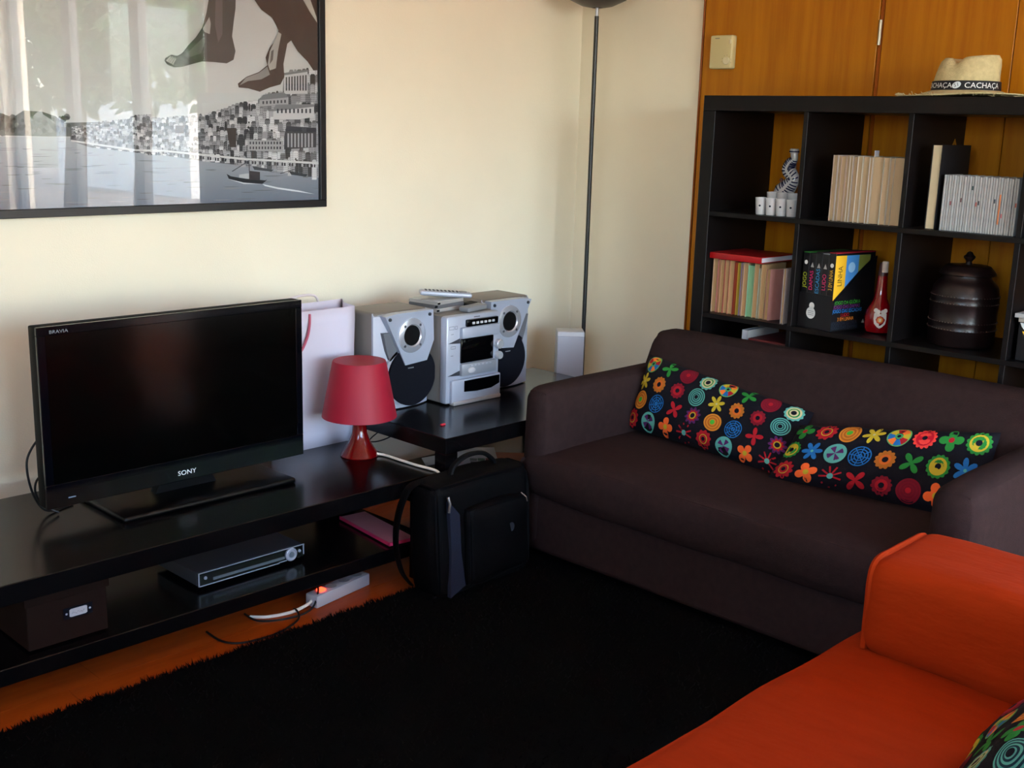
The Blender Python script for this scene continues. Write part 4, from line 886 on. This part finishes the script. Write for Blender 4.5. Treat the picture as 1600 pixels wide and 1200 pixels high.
# spines stand at angle, the right side face runs back into the cell
gm = thing('game_slipcase', 'black slipcase of board games with coloured lettering standing beside the red bottle', 'game set', (gA+gB)/2)
GB = mat('black_card', (11, 11, 14), .45, .4)
m = MB(GMx); m.box(0, GW, .001, GDp, .0005, .004); m.box(0, .002, .001, GDp, .004, .115); m.box(GW-.002, GW, .001, GDp, .004, .09); m.box(.002, GW-.002, .001, .003, .004, .115); m.box(.002, GW-.002, GDp-.002, GDp, .004, GH-.01)
m.add([(GW-.002, .001, .09), (GW, .001, .09), (GW, GDp, GH-.004), (GW-.002, GDp, GH-.004), (GW-.002, GDp, .09), (GW, GDp, .09)], [(0, 1, 2, 3), (1, 5, 2), (0, 3, 4), (3, 2, 5, 4)])
slip = m.build('slipcase', GB, gm, 0)
names = [('JOGO', (176, 190, 40)), ('DAMAS', (226, 40, 110)), ('ESCADAS', (60, 150, 200)), ('LUDO', (222, 50, 110)), ('3 EM LINHA', (224, 170, 50))]
lidc = [(60, 140, 50), (34, 34, 38), (34, 34, 38), (150, 160, 165), (190, 30, 50)]
sw = (GW-.006)/5
for i, (nm, c) in enumerate(names):
    u0 = .003+sw*i; hh = GH-.004*(i % 2)+.002*i
    gx = MB(GMx); gx.box(u0+.0004, u0+sw-.0004, .0035, GDp-.004, .0045, hh, .0008, 1); go = gx.build('game_box', GB, gm, 0)
    lt = MB(GMx); lt.box(u0+.0004, u0+sw-.0004, .0035, GDp-.004, hh, hh+.0025); lt.build('lid_edge', cover(lidc[i]), go, 0)
    pr = Print(lambda u, v, l: GMx @ Vector((u, .0035-l, v)))
    cx = u0+sw/2
    pr.text(nm, (cx, .155 if len(nm) < 8 else .165), .021, c, .0006, PI/2, .92 if len(nm) < 8 else .6)
    if i in (1, 2, 3): pr.poly([(cx-.007, .198), (cx+.007, .198), (cx, .214)], (170, 165, 160), .0006)
    else: pr.polar((cx, .212), .007, (225, 222, 215), .0006, 14, 1)
    pr.build('spine_print', vmat('game_ink', .45), go, 0)
# side face of the last game box: yellow, blue and olive fields
pr = Print(lambda u, v, l: GMx @ Vector((GW-.0034+l, u, v)))
pr.poly([(.004, .10), (.055, .14), (.055, GH+.001), (.004, GH+.001)], (236, 180, 40), .0005); pr.poly([(.055, .14), (.115, .188), (.115, GH+.001), (.055, GH+.001)], (70, 140, 205), .0005); pr.poly([(.115, .188), (.17, .225), (.17, GH+.001), (.115, GH+.001)], (120, 130, 60), .0005)
pr.text('LINHA', (.030, .178), .030, (60, 40, 20), .0009, PI/2, .75); pr.polar((.082, .205), .017, (150, 195, 225), .0009, 20, 1); pr.build('side_print', vmat('game_ink', .45), gm, 0)
pr = Print(lambda u, v, l: GMx @ Vector((GW+l, u, v)))
for k, (tx, c, xx) in enumerate([('JOGO DA GLÓRIA', (60, 160, 50), .012), ('JOGO DAS DAMAS', (130, 50, 130), .008), ('JOGO DAS ESCADAS', (40, 130, 200), .005), ('LUDO', (190, 30, 40), .045), ('3 EM LINHA', (220, 130, 40), .030), ('JOGO DA GLÓRIA', (46, 52, 66), .004), ('JOGO DAS DAMAS', (46, 52, 66), .004)]):
    pr.text(tx, (xx, .092-.0135*k), .0165, c, .0005, 0, .92, 'LEFT')
pr.poly([(.15, .02), (.165, .02), (.1575, .033)], (150, 145, 135), .0005)
pr.build('slipcase_lettering', vmat('game_ink', .45), slip, 0)
pr = Print(lambda u, v, l: GMx @ Vector((u, .001-l, v)))
pr.polar((.055, .050), .019, (222, 222, 216), .0006, 24, 1); pr.polar((.057, .074), .011, (222, 222, 216), .0006, 18, 1)
for k in range(3): pr.line((.043, .056-.006*k), (.067, .056-.006*k), .0016, (120, 120, 124), .0010)
pr.build('white_label', vmat('game_ink', .45), slip, 0)

# ------------------------------------------------------------------ red bottle, clay jar, odds and ends
q = onx(1374, 515, .12)
rbx, rby = .135, -.640
rbt = thing('red_bottle', 'red glass bottle with a white crest beside the game set', 'bottle', (rbx, rby, z))
RG = mat('red_glass', (130, 4, 14), .08, .6, coat=.5)
MB().lathe([(.030, 0), (.040, .004), (.0445, .022), (.045, .050), (.041, .072), (.030, .092), (.021, .110), (.0175, .140), (.0145, .185), (.0, .185)], (rbx, rby, z+.0003), 32).build('bottle_body', RG, rbt)
MB().lathe([(.0155, .184), (.0155, .196), (.0145, .20), (.0135, .225), (.0, .226)], (rbx, rby, z), 20).build('capsule', mat('dark_red_cap', (60, 12, 16), .4), rbt)
MB().lathe([(.0105, .196), (.0105, .228), (.009, .231), (.0, .231)], (rbx-.006, rby-.008, z), 14).build('pale_seal', mat('pale_cork', (200, 180, 165), .7), rbt)
pr = Print(lambda u, v, l: Vector((rbx-(.0452+l)*math.cos(u/.045+.55), rby-(.0452+l)*math.sin(u/.045+.55), z+v)))
shd = [(-.020, .068), (-.012, .072), (0, .066), (.012, .072), (.020, .068), (.021, .050), (.018, .034), (.008, .024), (0, .020), (-.008, .024), (-.018, .034), (-.021, .050)]
pr.poly([(x*.95, y) for x, y in shd], (226, 218, 204), .0006); pr.polar((-.011, .075), lambda t: .011*(.5+.5*abs(math.cos(t-2.6))), (226, 218, 204), .0005, 20, 1); pr.polar((.011, .075), lambda t: .011*(.5+.5*abs(math.cos(t-.5))), (226, 218, 204), .0005, 20, 1)
pr.polar((0, .047), lambda t: .0125*(1+.08*math.cos(8*t)), (196, 60, 30), .0011, 24, 1); pr.polar((0, .047), .0085, (232, 150, 60), .0015, 18, 1); pr.poly([(-.004, .051), (.004, .051), (.003, .043), (0, .040), (-.003, .043)], (240, 220, 190), .0019)
pr.build('crest_label', vmat('crest_ink', .4), rbt, 0)
CLAY = mat('dark_clay', (24, 14, 13), .32, .5, var=.25, vscale=14, bump=.15, bscale=60)
jx, jy = .15, -.905
jar = thing('clay_jar', 'dark brown lidded jar with beaded bands in the lower bookcase row', 'jar', (jx, jy, z))
MB().lathe([(.090, 0), (.096, .006), (.098, .05), (.0995, .052), (.0985, .056), (.0985, .072), (.0995, .075), (.0985, .079), (.099, .128), (.1005, .131), (.0995, .135), (.099, .150), (.1, .153), (.098, .158), (.094, .180), (.082, .196), (.072, .203), (.070, .214), (.074, .216), (.0, .216)], (jx, jy, z+.0003), 48).build('jar_body', CLAY, jar, 50)
ld = MB().lathe([(.080, .216), (.083, .219), (.080, .226), (.066, .242), (.060, .2445), (.030, .246), (.012, .247), (.0, .247)], (jx, jy, z), 40).build('jar_lid', CLAY, jar, 50)
MB().lathe([(.011, .246), (.008, .256), (.010, .259), (.0165, .266), (.0175, .271), (.011, .277), (.007, .284), (.0, .287)], (jx, jy, z), 20).build('lid_knob', CLAY, ld)
bdm = MB(); 
for zz in (.055, .077, .134, .155):
    for i in range(64):
        a = 2*PI*i/64; c = Vector((jx+.1000*math.cos(a), jy+.1000*math.sin(a), z+zz)); r_ = .0018
        bdm.add([c+Vector(d)*r_ for d in ((1, 0, 0), (-1, 0, 0), (0, 1, 0), (0, -1, 0), (0, 0, 1), (0, 0, -1))], [(0, 2, 4), (2, 1, 4), (1, 3, 4), (3, 0, 4), (2, 0, 5), (1, 2, 5), (3, 1, 5), (0, 3, 5)])
bdo = bdm.build('beading', mat('bead_clay', (84, 66, 58), .35), jar, 0); bdo['kind'] = 'stuff'
lean_ = book(YC[2]-.3255, .0085, .155, .12, z, .115, (120, 112, 104), 'thin grey book leaning beside the clay jar', None, mat('grey_pages', (150, 140, 130), .85), -.035)
# last cell of the lower row
y = YC[3]-.002
for k, (c, lab, w_) in enumerate([((206, 206, 200), 'white papers lying on top of the pile in the last lower cell', .10), ((196, 186, 170), 'cream booklet lying under the white papers in the last lower cell', .11)]):
    t = thing('paper_stack', lab, 'papers', (.12, y-.16, z+.12+.012*(1-k)))
    MB().box(.012+.006*k, .22, y-.30, y-.004-.01*k, z+.126-.0125*k, z+.138-.0125*k, .001, 1).build('sheets', cover(c), t)
    MB().box(.014+.006*k, .21, y-.29, y-.008-.01*k, z+.138-.0125*k, z+.1383-.0125*k).build('top_sheet', cover((220, 222, 224)), t, 0)
t = thing('magazine_box', 'black box with a torn yellow and white front in the last lower cell', 'box', (.15, y-.16, z))
MB().box(.03, .24, y-.30, y-.012, z+.0003, z+.113, .002, 1).build('box_body', GB, t)
pr = Print(plane_map((.03, y-.012, z), (0, -1, 0), (0, 0, 1), (-1, 0, 0)))
pr.poly([(.004, .110), (.05, .110), (.05, .088), (.018, .090), (.010, .098)], (205, 208, 206), .0006); pr.poly([(.012, .086), (.05, .086), (.05, .068), (.022, .070)], (226, 180, 40), .0006); pr.poly([(.024, .066), (.05, .066), (.05, .05), (.03, .052)], (180, 180, 150), .0006); pr.build('front_print', PRN(), t, 0)
t = book(YC[3]-.004, .012, .29, .16, ZR[0], .03, (40, 44, 50), 'dark blue-grey folder standing in the last cell of the top row', None, mat('dark_pages', (70, 74, 80), .8))
# row behind the sofa back: white booklet and dark red box
z = ZR[2]
t = thing('dark_red_box', 'dark red box in the bookcase cell just above the sofa back', 'box', (.14, -.31, z))
MB().box(.02, .25, -.375, -.235, z+.0003, z+.275, .003, 1).build('box_body', mat('dark_red_card', (80, 14, 16), .6), t); MB().box(.018, .252, -.377, -.233, z+.275, z+.285, .002, 1).build('lid', _M['dark_red_card'], t)
t = book(-.205, .024, .31, .20, z, .02, (190, 186, 180), 'white book standing beside the dark red box just above the sofa back', None, WHITEPL)

# ------------------------------------------------------------------ framed picture
fp = ony(511, 323, WY-.03); XR, ZB = fp.x, fp.z; XLp, ZT = XR-1.4, ZB+1.0
pic = thing('framed_picture', 'large black-framed monochrome photograph of a river city with leaping bare feet', 'picture', ((XR+XLp)/2, WY-.02, ZB))
PF = mat('picture_frame_black', (9, 10, 14), .4, .5); fw = .024; YP = WY-.012
for nm, b in (('frame_rail', (XLp, XR, ZB, ZB+fw)), ('frame_rail', (XLp, XR, ZT-fw, ZT)), ('frame_stile', (XLp, XLp+fw, ZB+fw, ZT-fw)), ('frame_stile', (XR-fw, XR, ZB+fw, ZT-fw))):
    MB().box(b[0], b[1], WY-.03, WY-.0005, b[2], b[3], .0015, 1).build(nm, PF, pic)
MB().box(XLp+fw, XR-fw, YP-.002, WY-.001, ZB+fw, ZT-fw).build('backing', mat('mount_board', (150, 150, 148), .9), pic, 0)
pr = Print(lambda px, py, l: Vector((ony(px/3, py/3, YP-.002).x, YP-.002-l, ony(px/3, py/3, YP-.002).z)))
X0, X1, Z0, Z1 = XLp+fw, XR-fw, ZB+fw, ZT-fw
def clip(poly):
    """keep an outline inside the mount"""
    return [(min(max(x, X0), X1), min(max(zq, Z0), Z1)) for x, zq in poly]
def pw_(px, py): v = ony(px/3, py/3, YP-.002); return (v.x, v.z)
pp = Print(lambda x, zq, l: Vector((x, YP-.002-l, zq)))
def gpoly(pts, col, lift): pp.poly(clip([pw_(*q) for q in pts]), col, lift)
def gpolyc(pts, cols, lift):
    b = len(pp.v); q = clip([pw_(*k) for k in pts]); pp.poly(q, (0, 0, 0), lift); VC.update({b+i: lin(c) for i, c in enumerate(cols)})
VC = {}
# sky and water: tonal grading, with a blue reflection tinted into the water
zw = pw_(0, 640)[1]
def band(za, zb, ca, cb, l, nx=12):
    for i in range(nx):
        xa, xb = X0+(X1-X0)*i/nx, X0+(X1-X0)*(i+1)/nx; b = len(pp.v); pp.poly([(xa, za), (xb, za), (xb, zb), (xa, zb)], (0, 0, 0), l)
        for k, c in zip(range(4), (ca, ca, cb, cb)): VC[b+k] = lin(c)
band(zw-.02, Z1, (186, 188, 186), (160, 160, 158), .0003)
band(Z0, zw, (104, 112, 124), (160, 164, 168), .0004)
rnd = random.Random(21)
for i in range(170):                                   # ripples
    px, py = rnd.uniform(-500, 1490), rnd.uniform(655, 960); ln = rnd.uniform(30, 130)
    if py < 640+max(0, px-340)*.14+20: continue
    c = rnd.choice([96, 104, 128, 136]); gpoly([(px, py), (px+ln, py-1), (px+ln*.6, py+2.5), (px+ln*.2, py+3)], (c, c+2, c+5), .0006)
# far bank on the left
gpoly([(-600, 560), (-300, 520), (0, 530), (60, 550), (110, 518), (200, 524), (260, 545), (300, 575), (480, 572), (480, 640), (210, 640), (0, 634), (-600, 625)], (92, 96, 92), .0006)
for i in range(160):
    px = rnd.uniform(-500, 330); py = rnd.uniform(545, 625); r_ = rnd.uniform(5, 16); c = rnd.randint(56, 118); pp.polar(pw_(px, py), r_/3*.00185, (c, c+4, c), .0009, 7, 1)
# the city on its hill
sky = [(330, 600), (480, 572), (600, 562), (615, 545), (690, 542), (740, 560), (830, 548), (870, 550), (960, 536), (1040, 516), (1100, 492), (1160, 480), (1210, 470), (1230, 446), (1325, 432), (1330, 342), (1440, 328), (1500, 330)]
wat = [(330, 660), (420, 690), (640, 715), (760, 727), (960, 757), (1100, 772), (1300, 792), (1500, 815)]
def itp(T, x):
    for (a, b), (c, d) in zip(T, T[1:]):
        if a <= x <= c: return b+(d-b)*(x-a)/(c-a)
    return T[-1][1]
gpoly(sky+wat[::-1], (92, 93, 95), .0006)
for row in range(11):                                  # terraces of houses, one contiguous row in front of another
    t_ = row/10; x = 335.0
    while x < 1492:
        ys, yw = itp(sky, x), itp(wat, x); sp = (yw-24-ys)/10; sc2 = .5+.7*(x-330)/1170
        w = rnd.uniform(10, 26)*sc2; h = max(7, sp*rnd.uniform(.9, 1.7)); y = ys+(yw-24-ys)*t_-h*.35+rnd.uniform(-2, 2); y = max(y, ys-2); c = rnd.choice([70, 92, 118, 138, 156, 172, 190, 206]); l = .0008+.00014*row+.00003*rnd.random()
        x1 = min(x+w, 1496)
        gpoly([(x, y), (x1, y), (x1, y+h+6), (x, y+h+6)], (c, c, c+2), l)
        nw = max(2, int(w/6))
        for r2 in range(max(1, int(h/9))):
            for q in range(nw):
                u0 = x+w*(q+.25)/nw; u1 = x+w*(q+.72)/nw; v0 = y+3+r2*9
                if u1 < 1494: gpoly([(u0, v0), (u1, v0), (u1, v0+5), (u0, v0+5)], (max(30, c-60),)*3, l+.00004)
        gpoly([(x-1, y+1), (x+w*.2, y-h*.12-2), (x+w*.8, y-h*.12-2), (x1+1, y+1)], (max(60, c-rnd.randint(0, 60)),)*3, l+.00005)
        if rnd.random() < .08: pp.polar(clip([pw_(min(x+w*.5, 1485), y+h*.6)])[0], rnd.uniform(4, 8)/3*.00185, (52, 56, 52), l+.00007, 7, 1)
        x += w+rnd.uniform(0, 2)
gpoly([(1330, 345), (1440, 330), (1440, 440), (1330, 440)], (176, 176, 176), .0024)      # palace on the hill top
for i in range(8): gpoly([(1337+13*i, 362-1.4*i), (1344+13*i, 361-1.4*i), (1344+13*i, 425), (1337+13*i, 425)], (70, 70, 74), .0027)
gpoly([(1326, 345), (1442, 326), (1442, 336), (1326, 354)], (110, 110, 112), .0027)
gpoly([(1215, 470), (1230, 446), (1325, 434), (1350, 455), (1350, 490), (1215, 500)], (150, 150, 150), .0024); gpoly([(1210, 470), (1232, 444), (1328, 432), (1352, 456)], (112, 112, 114), .0026)
for i in range(7): gpoly([(1228+17*i, 474-i), (1236+17*i, 474-i), (1236+17*i, 488-i), (1228+17*i, 488-i)], (70, 70, 72), .0027)
gpoly([(1280, 520), (1290, 492), (1470, 492), (1470, 548), (1400, 560), (1280, 560)], (186, 186, 186), .0024); gpoly([(1276, 522), (1290, 490), (1472, 488), (1472, 500)], (120, 120, 122), .0026)
for i in range(9): gpoly([(1296+19*i, 510), (1304+19*i, 510), (1304+19*i, 530), (1296+19*i, 530)], (66, 66, 70), .0027)
gpoly([(1330, 640), (1340, 590), (1480, 600), (1480, 690), (1330, 700)], (64, 64, 68), .0024)
for i in range(8): gpoly([(1345+16*i, 625), (1353+16*i, 625), (1353+16*i, 690), (1345+16*i, 690)], (150, 150, 152), .0027)
gpoly([(1060, 600), (1105, 600), (1105, 690), (1075, 690)], (70, 62, 58), .0024); gpoly([(820, 588), (860, 588), (860, 625), (820, 625)], (96, 84, 78), .0024)
gpoly([(1160, 655), (1325, 660), (1325, 712), (1160, 705)], (150, 150, 150), .0024)
for r2 in range(2):
    for i in range(11): gpoly([(1168+14*i, 664+23*r2), (1175+14*i, 664+23*r2), (1175+14*i, 676+23*r2), (1168+14*i, 676+23*r2)], (60, 60, 64), .0027)
quay = [(330, 655), (640, 700), (760, 702), (960, 722), (1160, 742), (1500, 760)]
for a, b in zip(quay, quay[1:]): gpoly([a, b, (b[0], b[1]+10), (a[0], a[1]+8)], (196, 196, 194), .0028)
for i in range(70):
    x = 680+i*11.6; yq = itp(quay, x); gpoly([(x, yq+12), (x+7, yq+12), (x+7, yq+26), (x, yq+26)], (52, 52, 56) if i % 3 else (170, 170, 170), .0029)
for i in range(16): x = 420+i*26; y = itp(wat, x)-6; gpoly([(x, y), (x+22, y+3), (x+17, y+9), (x+4, y+7)], (200, 200, 200) if i % 2 else (60, 60, 64), .0030)
# the boats
gpoly([(1060, 815), (1080, 826), (1150, 838), (1240, 845), (1250, 842), (1228, 862), (1140, 858), (1070, 838)], (40, 42, 46), .0030); gpoly([(1066, 838), (1140, 856), (1226, 863), (1140, 862)], (200, 204, 208), .0032)
gpoly([(1165, 800), (1216, 806), (1216, 846), (1165, 842)], (60, 56, 58), .0032); gpoly([(1118, 818), (1165, 812), (1165, 838), (1118, 832)], (170, 172, 176), .0031)
gpoly([(1084, 802), (1166, 750), (1168, 753), (1087, 805)], (70, 72, 76), .0031); gpoly([(1163, 755), (1167, 755), (1168, 800), (1164, 800)], (60, 62, 66), .0031)
gpoly([(1226, 862), (1300, 878), (1400, 893), (1472, 910), (1400, 900), (1300, 886), (1240, 872)], (205, 210, 215), .0030)
gpoly([(1180, 778), (1280, 796), (1270, 804), (1190, 796)], (58, 60, 64), .0030); gpoly([(1350, 800), (1440, 818), (1430, 828), (1362, 818)], (58, 60, 64), .0030); gpoly([(1310, 812), (1378, 792), (1380, 795), (1312, 815)], (70, 72, 76), .0030)
# leaping feet, brown reflection of the wood panelling painted into the second leg
f1 = [(985, -160), (975, 0), (965, 60), (945, 130), (915, 175), (880, 212), (850, 250), (828, 262), (800, 256), (772, 272), (768, 284), (780, 302), (812, 316), (850, 314), (900, 300), (945, 288), (1000, 291), (1060, 297), (1092, 280), (1101, 240), (1093, 205), (1085, 170), (1093, 100), (1101, 40), (1106, -160)]
gpoly(f1, (70, 68, 66), .0034); gpoly([(978, 80), (985, 110), (980, 160), (955, 150), (950, 130)], (140, 138, 134), .0036); gpoly([(945, 180), (960, 190), (940, 250), (880, 270), (860, 262)], (92, 90, 88), .0036); gpoly([(1010, -150), (1040, -150), (1040, 160), (1020, 200), (1005, 120)], (88, 84, 82), .0036)
for i in range(4): gpoly([(775+9*i, 284+5*i), (795+8*i, 262+4*i), (800+8*i, 264+4*i), (782+9*i, 290+5*i)], (150, 148, 142), .0037)
f2 = [(1100, -160), (1190, 0), (1222, 46), (1272, 82), (1302, 140), (1296, 180), (1262, 222), (1242, 270), (1250, 306), (1210, 338), (1152, 360), (1112, 392), (1116, 410), (1160, 414), (1215, 430), (1262, 410), (1312, 396), (1330, 360), (1326, 300), (1344, 205), (1362, 190), (1392, 240), (1440, 290), (1466, 330), (1498, 330), (1498, 110), (1452, 60), (1418, 0), (1380, -160)]
gpoly(f2, (62, 52, 48), .0034); gpoly([(1302, 150), (1316, 160), (1300, 240), (1290, 320), (1262, 330), (1252, 300), (1262, 240), (1280, 200)], (150, 148, 142), .0036); gpoly([(1268, 240), (1280, 232), (1276, 280), (1262, 300)], (80, 78, 76), .0038)
gpoly([(1250, 312), (1262, 350), (1222, 372), (1160, 380), (1120, 400), (1150, 364), (1210, 342)], (126, 124, 120), .0036); gpoly([(1420, 0), (1490, 110), (1490, 0)], (170, 168, 160), .0036); gpoly([(1452, 0), (1498, 0), (1498, 120), (1480, 80)], (60, 50, 46), .0038)
cols = [None]*len(pp.v)
for f, c in zip(pp.f, pp.c):
    for i in f: cols[i] = VC.get(i, c)
pp.vc = cols
pp.build('photo_print', vmat('photo_ink', .7, .2), pic, 0)
MB().box(XLp+fw-.002, XR-fw+.002, YP-.0105, YP-.0085, ZB+fw-.002, ZT-fw+.002).build('glass', glass_mat('picture_glass'), pic, 0)
